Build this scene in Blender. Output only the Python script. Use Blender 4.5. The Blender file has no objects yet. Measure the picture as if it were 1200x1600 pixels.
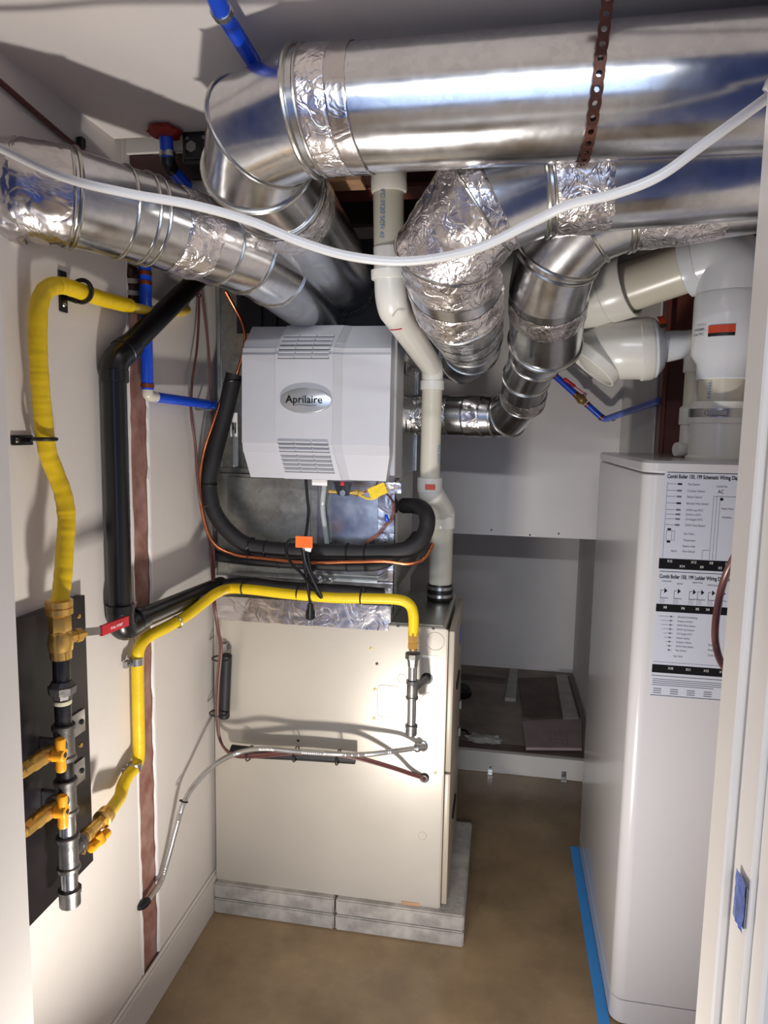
import bpy, bmesh, math, random
from math import pi, sin, cos, radians
from mathutils import Vector, Matrix, Quaternion, noise
random.seed(7)
SC = bpy.context.scene
COL = SC.collection

# ------------------------------------------------------------------ camera
cam_d = bpy.data.cameras.new('camera'); cam = bpy.data.objects.new('camera', cam_d); COL.objects.link(cam)
YAW, PITCH, ROLL = radians(-9.706), radians(6.636), radians(-1.054)
fw = Vector((sin(YAW)*cos(PITCH), cos(YAW)*cos(PITCH), -sin(PITCH)))
rt = Vector((cos(YAW), -sin(YAW), 0)); dn = fw.cross(rt)
r2 = rt*cos(ROLL) + dn*sin(ROLL); d2 = -rt*sin(ROLL) + dn*cos(ROLL)
cam.matrix_world = Matrix(((r2.x, -d2.x, -fw.x, 0), (r2.y, -d2.y, -fw.y, 0), (r2.z, -d2.z, -fw.z, 1.5), (0, 0, 0, 1)))
cam_d.sensor_fit = 'HORIZONTAL'; cam_d.sensor_width = 36; cam_d.lens = 36*1078/1200
cam_d.clip_start = 0.02
SC.camera = cam

# ------------------------------------------------------------------ world, lights, exposure
W = bpy.data.worlds.new('world'); SC.world = W; W.use_nodes = True
W.node_tree.nodes['Background'].inputs[0].default_value = (.75, .8, .9, 1)
W.node_tree.nodes['Background'].inputs[1].default_value = .3
def lamp(name, kind, loc, energy, col, size=.1, target=None, sizey=None, spot=None):
    d = bpy.data.lights.new(name, kind); d.energy = energy; d.color = col
    if kind == 'AREA':
        d.size = size
        if sizey: d.shape = 'RECTANGLE'; d.size_y = sizey
    else: d.shadow_soft_size = size
    if spot: d.spot_size = radians(spot); d.spot_blend = .5
    o = bpy.data.objects.new(name, d); COL.objects.link(o); o.location = loc
    if target: o.rotation_euler = (Vector(target)-Vector(loc)).to_track_quat('-Z', 'Y').to_euler()
    return o
lamp('work_light', 'AREA', (-.30, .88, .22), 17.5, (1, .95, .89), .11, (.2, 1.9, 2.7))
lamp('hall_strip_fill', 'AREA', (-.15, -2.2, 2.40), 74, (.93, .96, 1), 1.3, (-.15, -1.2, .2), .07)  # added strip lamp in the unseen hall, shaped for duct streak and fill
lamp('hall_blue_fill', 'AREA', (.2, -2.95, 1.25), 26, (.62, .78, 1), 2.4, (.1, 0, 1.25), 1.9)  # added soft blue fill from the hall; no window stands there
SC.view_settings.view_transform = 'Standard'; SC.view_settings.look = 'None'
SC.view_settings.gamma = 1; SC.view_settings.use_curve_mapping = False
SC.view_settings.exposure = 0.14

# ------------------------------------------------------------------ materials
def lin(c):
    return tuple(((v/255)/12.92 if v/255 <= .04045 else ((v/255+.055)/1.055)**2.4) for v in c) + (1,)
def M(name, col, rough=.5, metal=0, var=.08, vs=6, bump=0, bs=60, coat=0, rvar=0, spec=.5, dark=None):
    m = bpy.data.materials.new(name); m.use_nodes = True
    nt = m.node_tree; N = nt.nodes; L = nt.links; b = N['Principled BSDF']
    c = lin(col) if max(col) > 1.001 else tuple(col)+(1,)
    b.inputs['Roughness'].default_value = rough; b.inputs['Metallic'].default_value = metal
    b.inputs['Coat Weight'].default_value = coat; b.inputs['Specular IOR Level'].default_value = spec
    b.inputs['Base Color'].default_value = c
    tc = N.new('ShaderNodeTexCoord')
    if var > 0:
        n = N.new('ShaderNodeTexNoise'); n.inputs['Scale'].default_value = vs; n.inputs['Detail'].default_value = 6
        n.inputs['Roughness'].default_value = .6
        L.new(tc.outputs['Object'], n.inputs['Vector'])
        r = N.new('ShaderNodeValToRGB'); r.color_ramp.elements[0].position = .32; r.color_ramp.elements[1].position = .68
        d = dark if dark else tuple(v*(1-var*2) for v in c[:3])
        r.color_ramp.elements[0].color = tuple(d[:3])+(1,); r.color_ramp.elements[1].color = tuple(min(1, v*(1+var*.5)) for v in c[:3])+(1,)
        L.new(n.outputs['Fac'], r.inputs['Fac']); L.new(r.outputs['Color'], b.inputs['Base Color'])
    if rvar > 0:
        n2 = N.new('ShaderNodeTexNoise'); n2.inputs['Scale'].default_value = vs*2.3; n2.inputs['Detail'].default_value = 4
        L.new(tc.outputs['Object'], n2.inputs['Vector'])
        mr = N.new('ShaderNodeMapRange'); mr.inputs['To Min'].default_value = max(.02, rough-rvar); mr.inputs['To Max'].default_value = rough+rvar
        L.new(n2.outputs['Fac'], mr.inputs['Value']); L.new(mr.outputs['Result'], b.inputs['Roughness'])
    if bump > 0:
        n3 = N.new('ShaderNodeTexNoise'); n3.inputs['Scale'].default_value = bs; n3.inputs['Detail'].default_value = 5
        L.new(tc.outputs['Object'], n3.inputs['Vector'])
        bp = N.new('ShaderNodeBump'); bp.inputs['Strength'].default_value = bump; bp.inputs['Distance'].default_value = .004
        L.new(n3.outputs['Fac'], bp.inputs['Height']); L.new(bp.outputs['Normal'], b.inputs['Normal'])
    m.diffuse_color = c
    return m
def galv_mat(name, col, rough=.27):
    m = M(name, col, rough, 1, .05, 9, 0, 0, 0, .1)
    nt = m.node_tree; N = nt.nodes; L = nt.links; b = N['Principled BSDF']
    tc = N.new('ShaderNodeTexCoord')
    v = N.new('ShaderNodeTexVoronoi'); v.inputs['Scale'].default_value = 90; L.new(tc.outputs['Object'], v.inputs['Vector'])
    bw = N.new('ShaderNodeRGBToBW'); L.new(v.outputs['Color'], bw.inputs['Color'])
    src = b.inputs['Base Color'].links[0].from_socket
    mx = N.new('ShaderNodeMixRGB'); mx.blend_type = 'OVERLAY'; mx.inputs['Fac'].default_value = .14
    L.new(src, mx.inputs['Color1']); L.new(bw.outputs['Val'], mx.inputs['Color2']); L.new(mx.outputs['Color'], b.inputs['Base Color'])
    n = N.new('ShaderNodeTexNoise'); n.inputs['Scale'].default_value = 11; n.inputs['Detail'].default_value = 3; L.new(tc.outputs['Object'], n.inputs['Vector'])
    bp = N.new('ShaderNodeBump'); bp.inputs['Strength'].default_value = .12; bp.inputs['Distance'].default_value = .006
    L.new(n.outputs['Fac'], bp.inputs['Height']); L.new(bp.outputs['Normal'], b.inputs['Normal'])
    return m
def foil_mat(name, col=(215, 208, 206), rough=.2, s=26, k=.55):
    m = M(name, col, rough, 1, .04, 20, 0, 0, 0, .08)
    nt = m.node_tree; N = nt.nodes; L = nt.links; b = N['Principled BSDF']
    tc = N.new('ShaderNodeTexCoord')
    n = N.new('ShaderNodeTexNoise'); n.inputs['Scale'].default_value = s; n.inputs['Detail'].default_value = 3; n.inputs['Distortion'].default_value = 1.3
    L.new(tc.outputs['Object'], n.inputs['Vector'])
    a = N.new('ShaderNodeMath'); a.operation = 'SUBTRACT'; a.inputs[1].default_value = .5; L.new(n.outputs['Fac'], a.inputs[0])
    a2 = N.new('ShaderNodeMath'); a2.operation = 'ABSOLUTE'; L.new(a.outputs[0], a2.inputs[0])
    a3 = N.new('ShaderNodeMath'); a3.operation = 'MINIMUM'; a3.inputs[1].default_value = .09; L.new(a2.outputs[0], a3.inputs[0])
    v = N.new('ShaderNodeTexVoronoi'); v.feature = 'DISTANCE_TO_EDGE'; v.inputs['Scale'].default_value = s*1.1; L.new(tc.outputs['Object'], v.inputs['Vector'])
    a4 = N.new('ShaderNodeMath'); a4.operation = 'MULTIPLY_ADD'; a4.inputs[1].default_value = .2
    L.new(v.outputs['Distance'], a4.inputs[0]); L.new(a3.outputs[0], a4.inputs[2])
    bp = N.new('ShaderNodeBump'); bp.inputs['Strength'].default_value = k; bp.inputs['Distance'].default_value = .02
    L.new(a4.outputs[0], bp.inputs['Height']); L.new(bp.outputs['Normal'], b.inputs['Normal'])
    return m
MAT = {
 'wall': M('painted_drywall', (222, 215, 207), .6, 0, .03, 3, .05, 160),
 'wall2': M('primed_drywall', (220, 215, 212), .65, 0, .04, 2.5, .05, 120),
 'ceil': M('ceiling_paint', (224, 217, 212), .75, 0, .03, 2, .05, 140),
 'trim': M('trim_paint', (214, 208, 200), .32, 0, .02, 5),
 'floor': M('sealed_concrete', (152, 128, 96), .26, 0, .28, 3.2, .12, 30, .1, .14, .5, lin((116, 97, 72))[:3]),
 'conc': M('cast_concrete', (172, 165, 156), .8, 0, .22, 14, .35, 120),
 'dirt': M('dusty_concrete', (146, 134, 122), .85, 0, .2, 5, .3, 60),
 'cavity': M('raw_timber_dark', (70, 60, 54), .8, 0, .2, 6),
 'steel_red': M('red_oxide_primer', (116, 58, 46), .5, 0, .22, 7, .12, 60, 0, .1),
 'steel_dark': M('dark_red_primer', (66, 38, 36), .5, 0, .2, 9, .1, 60),
 'steel_worn': M('worn_red_primer', (120, 66, 54), .55, 0, .1, 14, .15, 60, 0, .1, .5, lin((166, 132, 120))[:3]),
 'galv': galv_mat('galvanized_steel', (212, 213, 216), .22),
 'galv2': galv_mat('galvanized_sheet', (184, 184, 176), .34),
 'bead': M('rolled_zinc_bead', (200, 198, 192), .25, 1, .05, 30),
 'foil': foil_mat('aluminium_foil_tape', (236, 231, 231), .26, 30, .42),
 'foil_s': foil_mat('smooth_foil_tape', (205, 200, 200), .24, 12, .3),
 'furn': M('beige_enamel', (186, 178, 165), .3, .25, .03, 3, 0, 0, 0, .05),
 'furn_d': M('beige_enamel_door', (176, 164, 146), .4, .1, .03, 3),
 'hum': M('white_abs_plastic', (194, 193, 196), .38, 0, .02, 4),
 'hum_g': M('grey_plastic', (176, 177, 180), .45, 0, .02, 4),
 'badge': M('badge_gold_grey', (196, 194, 176), .35, .1, .06, 20),
 'badge_rim': M('badge_rim', (190, 192, 194), .25, .6, .03, 20),
 'black': M('black_plastic', (16, 15, 17), .38, 0, .1, 10),
 'dark_grey': M('dark_grey_panel', (44, 40, 42), .6, 0, .1, 10),  # plenum's dark upper front, and painted shade inside the vent hub
 'gap': M('shadow_gap', (112, 112, 115), .8, 0, 0),
 'foam': M('black_foam', (30, 28, 29), .62, 0, .2, 20, .12, 90),
 'abs': M('black_abs', (20, 20, 22), .3, 0, .1, 10),
 'pvc': M('white_pvc', (222, 219, 210), .25, 0, .02, 6),
 'pvc2': M('cream_pvc_pipe', (208, 202, 184), .28, 0, .03, 6),
 'pvcblue': M('blue_white_pvc', (214, 216, 220), .22, 0, .02, 6),
 'yellow': M('yellow_jacket', (233, 196, 12), .42, 0, .06, 30, .25, 45),
 'yellow2': M('pale_yellow_jacket', (222, 190, 70), .5, 0, .08, 20),
 'ytag': M('yellow_tag', (240, 205, 20), .5, 0, .12, 90),
 'brass': M('brass', (226, 182, 98), .33, .85, .06, 25, 0, 0, 0, .06),
 'brass_d': M('dull_brass', (176, 142, 90), .42, .85, .1, 25),
 'iron': M('black_iron', (74, 73, 74), .34, .85, .25, 22, .2, 90, 0, .1),
 'iron_l': M('zinc_malleable_iron', (132, 130, 126), .4, .85, .2, 30, .15, 90),
 'zinc': M('zinc_plate', (180, 180, 180), .3, 1, .06, 30),
 'ptape': M('thread_tape', (196, 190, 160), .7, 0, .1, 40),
 'orange': M('yellow_orange_handle', (244, 166, 14), .42, 0, .04, 20),
 'redh': M('red_vinyl', (200, 34, 48), .38, 0, .05, 30),
 'white': M('white_print', (235, 232, 228), .5, 0, 0),
 'board': M('black_painted_board', (30, 24, 27), .36, 0, .15, 8),
 'blue': M('blue_pipe', (18, 78, 214), .28, 0, .06, 20),
 'blue_l': M('light_blue_pipe', (104, 128, 226), .35, 0, .1, 20),
 'copper': M('copper', (206, 122, 82), .25, 1, .08, 30),
 'copper_d': M('dull_copper', (150, 84, 60), .45, .9, .12, 30),
 'wire': M('brown_wire', (98, 58, 54), .45, 0, .12, 20),
 'cord': M('maroon_cord', (108, 62, 58), .35, 0, .1, 20),
 'tube': M('white_pex', (226, 224, 220), .3, 0, .02, 8),
 'clear': M('clear_vinyl', (170, 176, 176), .12, 0, .03, 10),
 'strap': M('rusty_copper_strap', (86, 52, 42), .4, .7, .2, 30),
 'conduit': M('steel_conduit', (206, 204, 200), .3, .9, .04, 30),
 'boil': M('boiler_white', (198, 195, 195), .2, 0, .015, 3, 0, 0, .2),
 'label': M('label_sheet', (190, 193, 203), .35, 0, .01, 5),
 'ink': M('black_ink', (14, 14, 18), .7, 0, 0, spec=.15),
 'ink_g': M('grey_ink', (96, 98, 108), .5, 0, 0),
 'ink_b': M('blue_ink', (60, 130, 175), .5, 0, 0),
 'tape': M('blue_painters_tape', (62, 150, 226), .5, 0, .03, 20),
 'caulk': M('red_firestop', (150, 34, 24), .5, 0, .2, 30, .4, 50),
 'otag': M('orange_tag', (246, 112, 36), .5, 0, .03, 20),
 'rlabel': M('red_label', (206, 72, 40), .45, 0, .06, 40),
 'tan': M('tan_board', (176, 138, 104), .7, 0, .1, 20),
 'insul': M('fibre_insulation', (96, 74, 50), .9, 0, .4, 40, .8, 70),
 'gyp': M('gypsum', (176, 172, 164), .8, 0, .12, 12, .2, 60),
 'pinkgyp': M('pinkish_drywall', (160, 140, 138), .7, 0, .08, 8),
 'brownb': M('brown_board', (104, 88, 80), .75, 0, .12, 8),
 'hall': M('hall_paint', (58, 88, 165), .6, 0, .05, 2),
 'hallfloor': M('hall_floor', (120, 104, 90), .5, 0, .1, 3),
 'film': M('blue_protective_film', (90, 120, 205), .15, .3, .3, 30, .5, 60),
}

# ------------------------------------------------------------------ object helpers
BASE = {}
def props(o, label=None, cat=None, group=None, kind=None):
    if label: o['label'] = label
    if cat: o['category'] = cat
    if group: o['group'] = group
    if kind: o['kind'] = kind
    return o
def thing(name, loc, label, cat, group=None):
    o = bpy.data.objects.new(name, None); COL.objects.link(o); o.location = loc; o.empty_display_size = .05
    BASE[o.name] = Vector(loc)
    return props(o, label, cat, group)
def structure(name, loc=(0, 0, 0)):
    o = bpy.data.objects.new(name, None); COL.objects.link(o); o.location = loc
    BASE[o.name] = Vector(loc); o['kind'] = 'structure'
    return o
def link(name, me, mat, parent=None, smooth=False, base=None):
    o = bpy.data.objects.new(name, me); COL.objects.link(o)
    if isinstance(mat, str): mat = MAT[mat]
    if mat and not me.materials: me.materials.append(mat)
    if parent is not None:
        b = BASE[parent.name]; o.parent = parent
    else:
        if base is None:
            zs = [v.co for v in me.vertices]
            n = max(1, len(zs)); base = (sum(v.x for v in zs)/n, sum(v.y for v in zs)/n, min(v.z for v in zs))
        b = Vector(base); o.location = b
    BASE[o.name] = b
    me.transform(Matrix.Translation(-b))
    if smooth:
        me.polygons.foreach_set('use_smooth', [True]*len(me.polygons))
        try: me.set_sharp_from_angle(angle=radians(38))
        except Exception: pass
    me.update()
    return o
def pyd(name, vs, fs, mat, parent=None, smooth=False):
    me = bpy.data.meshes.new(name); me.from_pydata([tuple(v) for v in vs], [], fs)
    bm = bmesh.new(); bm.from_mesh(me); bmesh.ops.recalc_face_normals(bm, faces=bm.faces); bm.to_mesh(me); bm.free()
    return link(name, me, mat, parent, smooth)
def bmobj(name, bm, mat, parent=None, smooth=False):
    me = bpy.data.meshes.new(name); bmesh.ops.recalc_face_normals(bm, faces=bm.faces); bm.to_mesh(me); bm.free()
    return link(name, me, mat, parent, smooth)
def box(name, a, b, mat, parent=None, bev=.0015, rot=None, seg=1):
    a, b = Vector(a), Vector(b); c = (a+b)/2; d = b-a
    bm = bmesh.new(); bmesh.ops.create_cube(bm, size=1)
    bmesh.ops.scale(bm, vec=(abs(d.x), abs(d.y), abs(d.z)), verts=bm.verts)
    if bev > 0: bmesh.ops.bevel(bm, geom=bm.edges[:], offset=min(bev, .45*min(abs(d.x), abs(d.y), abs(d.z))), segments=seg, affect='EDGES', profile=.5)
    if rot is not None: bmesh.ops.transform(bm, matrix=rot.to_4x4() if hasattr(rot, 'to_4x4') else rot, verts=bm.verts)
    bmesh.ops.translate(bm, vec=c, verts=bm.verts)
    return bmobj(name, bm, mat, parent, seg > 1)
def frames(pts, closed=False):
    P_ = [Vector(p) for p in pts]; n = len(P_); T = []
    for i in range(n):
        if closed: t = P_[(i+1) % n]-P_[i-1]
        else: t = P_[min(i+1, n-1)]-P_[max(i-1, 0)]
        T.append(t.normalized())
    up = Vector((0, 0, 1)) if abs(T[0].z) < .9 else Vector((1, 0, 0))
    u = T[0].cross(up).normalized(); F = []
    for i in range(n):
        if i: u = (T[i-1].rotation_difference(T[i]) @ u)
        u = (u - T[i]*u.dot(T[i])).normalized(); F.append((P_[i], T[i], u, T[i].cross(u)))
    return F
def tube_geo(pts, r, seg=12, caps=True, closed=False):
    F = frames(pts, closed); vs, fs = [], []
    for i, (p, t, u, v) in enumerate(F):
        rr = r[i] if isinstance(r, (list, tuple)) else r
        for k in range(seg):
            a = 2*pi*k/seg; vs.append(p + (u*cos(a)+v*sin(a))*rr)
    n = len(F)
    for i in range(n if closed else n-1):
        j = (i+1) % n
        for k in range(seg):
            k2 = (k+1) % seg; fs.append((i*seg+k, i*seg+k2, j*seg+k2, j*seg+k))
    if caps and not closed:
        fs.append(tuple(range(seg-1, -1, -1))); fs.append(tuple((n-1)*seg+k for k in range(seg)))
    return vs, fs
def tube(name, pts, r, mat, parent=None, seg=12, caps=True, closed=False):
    vs, fs = tube_geo(pts, r, seg, caps, closed); return pyd(name, vs, fs, mat, parent, True)
def merged(name, geos, mat, parent=None, smooth=True):
    V, F = [], []
    for vs, fs in geos:
        o = len(V); V += list(vs); F += [tuple(i+o for i in f) for f in fs]
    return pyd(name, V, F, mat, parent, smooth)
def spline(pts, n=8):
    P_ = [Vector(p) for p in pts]; out = []
    for i in range(len(P_)-1):
        p0 = P_[max(i-1, 0)]; p1 = P_[i]; p2 = P_[i+1]; p3 = P_[min(i+2, len(P_)-1)]
        for k in range(n):
            t = k/n
            out.append(.5*((2*p1)+(p2-p0)*t+(2*p0-5*p1+4*p2-p3)*t*t+(3*p1-p0-3*p2+p3)*t**3))
    out.append(P_[-1]); return out
def fillet(pts, R, n=6):
    P_ = [Vector(p) for p in pts]; out = [P_[0]]
    for i in range(1, len(P_)-1):
        a = (P_[i-1]-P_[i]); b = (P_[i+1]-P_[i]); la, lb = a.length, b.length; a.normalize(); b.normalize()
        ang = a.angle(b); d = min(R/math.tan(max(.05, ang/2)), la*.48, lb*.48)
        rr = d*math.tan(ang/2); A = P_[i]+a*d; B = P_[i]+b*d; m = (a+b)
        if m.length < 1e-5: out.append(P_[i]); continue
        C = P_[i]+m.normalized()*(rr/math.sin(ang/2)); va = A-C; q = va.rotation_difference(B-C)
        for k in range(n+1): out.append(C + Quaternion().slerp(q, k/n) @ va)
    out.append(P_[-1]); return out
def lathe_geo(p0, d, prof, seg=20):
    p0 = Vector(p0); d = Vector(d).normalized()
    up = Vector((0, 0, 1)) if abs(d.z) < .9 else Vector((0, 1, 0))
    u = d.cross(up).normalized(); v = d.cross(u); vs, fs = [], []
    for t, r in prof:
        for k in range(seg):
            a = 2*pi*(k+.5)/seg; vs.append(p0 + d*t + (u*cos(a)+v*sin(a))*r)
    for i in range(len(prof)-1):
        for k in range(seg):
            k2 = (k+1) % seg; fs.append((i*seg+k, i*seg+k2, (i+1)*seg+k2, (i+1)*seg+k))
    fs.append(tuple(range(seg))); fs.append(tuple((len(prof)-1)*seg+k for k in range(seg)))
    return vs, fs
def lathe(name, p0, d, prof, mat, parent=None, seg=20):
    vs, fs = lathe_geo(p0, d, prof, seg); return pyd(name, vs, fs, mat, parent, True)
def cyl(name, a, b, r, mat, parent=None, seg=20, bev=.0015):
    a, b = Vector(a), Vector(b); L = (b-a).length; e = min(bev, r*.4, L*.3)
    return lathe(name, a, b-a, [(0, r-e), (e, r), (L-e, r), (L, r-e)], mat, parent, seg)
def zip_tie(c, d, r, parent, mat='black', ry=None):
    F = frames([Vector(c), Vector(c)+Vector(d)])[0]; ry = ry or r
    loop = [F[0]+F[2]*cos(2*pi*k/18)*r+F[3]*sin(2*pi*k/18)*ry for k in range(18)]
    return tube('zip_tie', loop, .0022, mat, parent, 6, closed=True)
def text(name, s, size, loc, xdir, ydir, mat, parent, align='LEFT', ext=.0003, bold=0, sx=1):
    cu = bpy.data.curves.new(name, 'FONT'); cu.body = s; cu.size = size; cu.align_x = align; cu.align_y = 'CENTER'; cu.extrude = ext; cu.offset = bold; cu.resolution_u = 3
    o = bpy.data.objects.new(name, cu); COL.objects.link(o)
    dg = bpy.context.evaluated_depsgraph_get(); me = bpy.data.meshes.new_from_object(o.evaluated_get(dg))
    bpy.data.objects.remove(o); bpy.data.curves.remove(cu)
    me.transform(Matrix.Diagonal((sx, 1, 1, 1)))
    X = Vector(xdir).normalized(); Y = Vector(ydir).normalized(); Z = X.cross(Y)
    me.transform(Matrix(((X.x, Y.x, Z.x, loc[0]), (X.y, Y.y, Z.y, loc[1]), (X.z, Y.z, Z.z, loc[2]), (0, 0, 0, 1))))
    me.materials.clear()
    return link(name, me, mat, parent)

# ------------------------------------------------------------------ ducts: mitred gores, rolled seams and crumpled foil bands
def duct_rings(pts, r, seg=40):
    P_ = [Vector(p) for p in pts]; n = len(P_)
    D = [(P_[i+1]-P_[i]).normalized() for i in range(n-1)]
    up = Vector((0, 0, 1)) if abs(D[0].z) < .9 else Vector((1, 0, 0))
    u = D[0].cross(up).normalized(); rings = []
    for i in range(n):
        din = D[max(i-1, 0)]; dout = D[min(i, n-2)]
        if i >= 2: u = D[i-2].rotation_difference(D[i-1]) @ u
        v = din.cross(u); nn = (din+dout).normalized()
        rr = r[i] if isinstance(r, (list, tuple)) else r; R_ = []
        for k in range(seg):
            a = 2*pi*k/seg; q = (u*cos(a)+v*sin(a))*rr
            R_.append(P_[i] + q - din*(q.dot(nn)/din.dot(nn)))
        rings.append(R_)
    return rings
def duct(root, pts, r, names, tapes=(), beads=(), mat='galv', seg=40):
    rings = duct_rings(pts, r, seg); P_ = [Vector(p) for p in pts]
    for i in range(len(pts)-1):
        A, B = rings[i], rings[i+1]; vs = []; K = 3
        for j in range(K+1): vs += [A[k].lerp(B[k], j/K) for k in range(seg)]
        fs = [(j*seg+k, j*seg+(k+1) % seg, (j+1)*seg+(k+1) % seg, (j+1)*seg+k) for j in range(K) for k in range(seg)]
        nm = names[i] if isinstance(names, (list, tuple)) else names
        pyd(nm, vs, fs, mat, root, True)
    for i, br in beads:      # rolled bead or crimp at joint i (float: part way along the segment)
        k0 = int(i); t = i-k0
        ring = rings[k0] if t == 0 else [a.lerp(b, t) for a, b in zip(rings[k0], rings[k0+1])]
        c = sum(ring, Vector())/len(ring); ring = [p+(p-c).normalized()*br*.4 for p in ring]
        tube('rolled_seam', ring, br, 'bead', root, 8, closed=True)
    for i, t0, t1, amp, mt in tapes:
        A, B = rings[i], rings[i+1]; K = 14; S = 96; vs = []
        def at(R_, f):
            x = f*seg; k = int(x) % seg; return R_[k].lerp(R_[(k+1) % seg], x-int(x))
        for j in range(K+1):
            tt = t0+(t1-t0)*j/K
            for k in range(S):
                a = at(A, k/S); b = at(B, k/S)
                edge = .05*(t1-t0)*noise.noise(Vector((k*.35, i*7+j, root.location.x*9))) if j in (0, K) else 0
                p = a.lerp(b, tt+edge); c = P_[i].lerp(P_[i+1], tt)
                o = (p-c).normalized()
                w = noise.noise(p*38+Vector((i*3.1, 0, 0)))+.6*noise.noise(p*85)
                p = p + o*((.0007 if j in (0, K) else .002)+.7*amp*max(-.5, w)*(0 if j in (0, K) else 1)); vs.append(p)
        fs = [(j*S+k, j*S+(k+1) % S, (j+1)*S+(k+1) % S, (j+1)*S+k) for j in range(K) for k in range(S)]
        pyd('foil_tape', vs, fs, mt, root, True)

# ================================================================== SETTING
XL = -.85
box('floor', (-2.2, -3, -.12), (2.2, 2.99, 0), 'floor', bev=0)['kind'] = 'structure'
wl = structure('wall_left', (XL, 1.5, 0))
box('drywall_panel', (XL-.05, .75, 0), (XL, 1.474, 2.14), 'wall', wl, .002)
box('drywall_panel', (XL-.05, 1.566, 0), (XL, 3.0, 2.5), 'wall', wl, .002)
box('drywall_patch', (XL-.05, 1.474, 1.87), (XL, 1.566, 2.5), 'wall', wl, .001)
box('backing', (XL-.12, .7, 0), (XL-.051, 3.0, 2.5), 'wall2', wl, 0)
tr = random.Random(3)
def ragged(y, s, seed):     # torn plaster edge beside the steel strip
    q = random.Random(seed); vs = []; fs = []
    n = 60
    for i in range(n+1):
        z = .122+i*(1.87-.122)/n; w = .003+.006*q.random()
        vs += [(XL-.004, y, z), (XL+.0015, y, z), (XL+.0015, y+s*w, z), (XL-.004, y+s*w*1.3, z)]
    for i in range(n):
        for k in range(4):
            fs.append((4*i+k, 4*i+(k+1) % 4, 4*i+4+(k+1) % 4, 4*i+4+k))
    fs += [(0, 1, 2, 3), (4*n, 4*n+1, 4*n+2, 4*n+3)]
    pyd('torn_edge', vs, fs, 'white', wl)
ragged(1.474, 1, 5); ragged(1.566, -1, 6)
bb = structure('baseboard_left', (XL, 1.5, 0))
box('board', (XL, .75, 0), (XL+.013, 3.0, .112), 'trim', bb, .001)
box('cap_bead', (XL, .75, .112), (XL+.009, 3.0, .121), 'trim', bb, .003)
cl = structure('ceiling', (0, 1, 2.115))
box('drywall_sheet', (XL-.05, .75, 2.115), (.9, 1.445, 2.15), 'ceil', cl, .002)
box('edge_return', (XL-.05, 1.433, 2.15), (.9, 1.445, 2.5), 'ceil', cl, 0)
box('open_deck', (XL-.05, 1.445, 2.5), (.9, 3.0, 2.55), 'cavity', cl, 0)
for i in range(3): box('joist', (XL, 2.02+.36*i, 2.3), (.9, 2.06+.36*i, 2.5), 'cavity', cl, .002)
# upper back wall over the low recess
wb = structure('wall_back', (0, 2.97, 0))
box('drywall_sheet', (XL, 2.97, 1.067), (.468, 2.99, 2.5), 'wall2', wb, .001)
for px in ((-0.0383, 2.9680, 1.0901), (0.1237, 2.9680, 1.0749), (0.2424, 2.9680, 1.0856)):
    cyl('screw_head', (px[0], 2.968, px[2]), (px[0], 2.9705, px[2]), .004, 'iron', wb, 10, .0004)
rw = structure('wall_recess', (0, 3.6, 0))
box('back_panel', (XL, 4.12, .0), (.6, 4.16, 1.3), 'wall2', rw, 0)
box('side_panel', (.455, 2.99, 0), (.5, 4.12, 1.3), 'wall2', rw, 0)
box('side_panel', (XL-.04, 2.99, 0), (XL, 4.12, 1.3), 'wall2', rw, 0)
box('top_panel', (XL, 2.99, 1.12), (.5, 4.12, 1.16), 'wall2', rw, 0)
box('raised_floor', (XL, 2.99, -.1), (.5, 4.12, .09), 'dirt', rw, 0)
cb = structure('trim_1', (0, 2.97, 0))
box('curb_board', (XL, 2.962, 0), (.55, 2.99, .094), 'trim', cb, .002)
box('curb_sill', (XL, 2.99, .088), (.455, 3.06, .0955), 'brownb', cb, .002)
# right wall: short angled drywall beside the column, then the wall behind the boiler
wr = structure('wall_right', (.7, 2, 0))
pyd('drywall_sheet', [(.468, 2.97, 0), (.512, 2.55, 0), (.56, 2.55, 0), (.56, 2.99, 0), (.468, 2.97, 2.5), (.512, 2.55, 2.5), (.56, 2.55, 2.5), (.56, 2.99, 2.5)],
    [(0, 1, 5, 4), (1, 2, 6, 5), (2, 3, 7, 6), (3, 0, 4, 7), (4, 5, 6, 7), (3, 2, 1, 0)], 'wall2', wr)
box('drywall_sheet', (.82, .74, 0), (.87, 2.75, 2.5), 'wall', wr, 0)
box('return_sheet', (.56, 2.7, 0), (.87, 2.75, 2.5), 'wall2', wr, 0)
# doorway wall, jamb and casing
JL, JR, YI, YO = -.583, .231, .74, .63
wd = structure('wall_front', (0, .7, 0))
box('wall_section', (-2.2, YO, 0), (JL-.03, YI-.001, 2.45), 'hall', wd, 0)
box('wall_section', (JR+.03, YO, 0), (2.2, YI-.001, 2.45), 'hall', wd, 0)
box('header_section', (JL-.03, YO, 2.07), (JR+.03, YI-.001, 2.45), 'hall', wd, 0)
dj = structure('door_1', (0, .7, 0))
box('door_jamb', (JL-.03, YO, 0), (JL, YI, 2.05), 'trim', dj, .0015)
box('door_jamb', (JR+.009, .645, 0), (JR+.03, YI, 2.05), 'trim', dj, .001)
box('door_stop', (JR, .69, 0), (JR+.0095, YI, 2.05), 'trim', dj, .002)
box('head_jamb', (JL, YO, 2.05), (JR+.01, YI, 2.07), 'trim', dj, .001)
box('door_casing', (JR+.0145, YO-.017, 0), (JR+.085, .6455, 2.12), 'trim', dj, .003)
box('door_casing', (JL-.085, YO-.017, 0), (JL-.004, YO, 2.12), 'trim', dj, .003)
sp = link  # alias kept short
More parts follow.
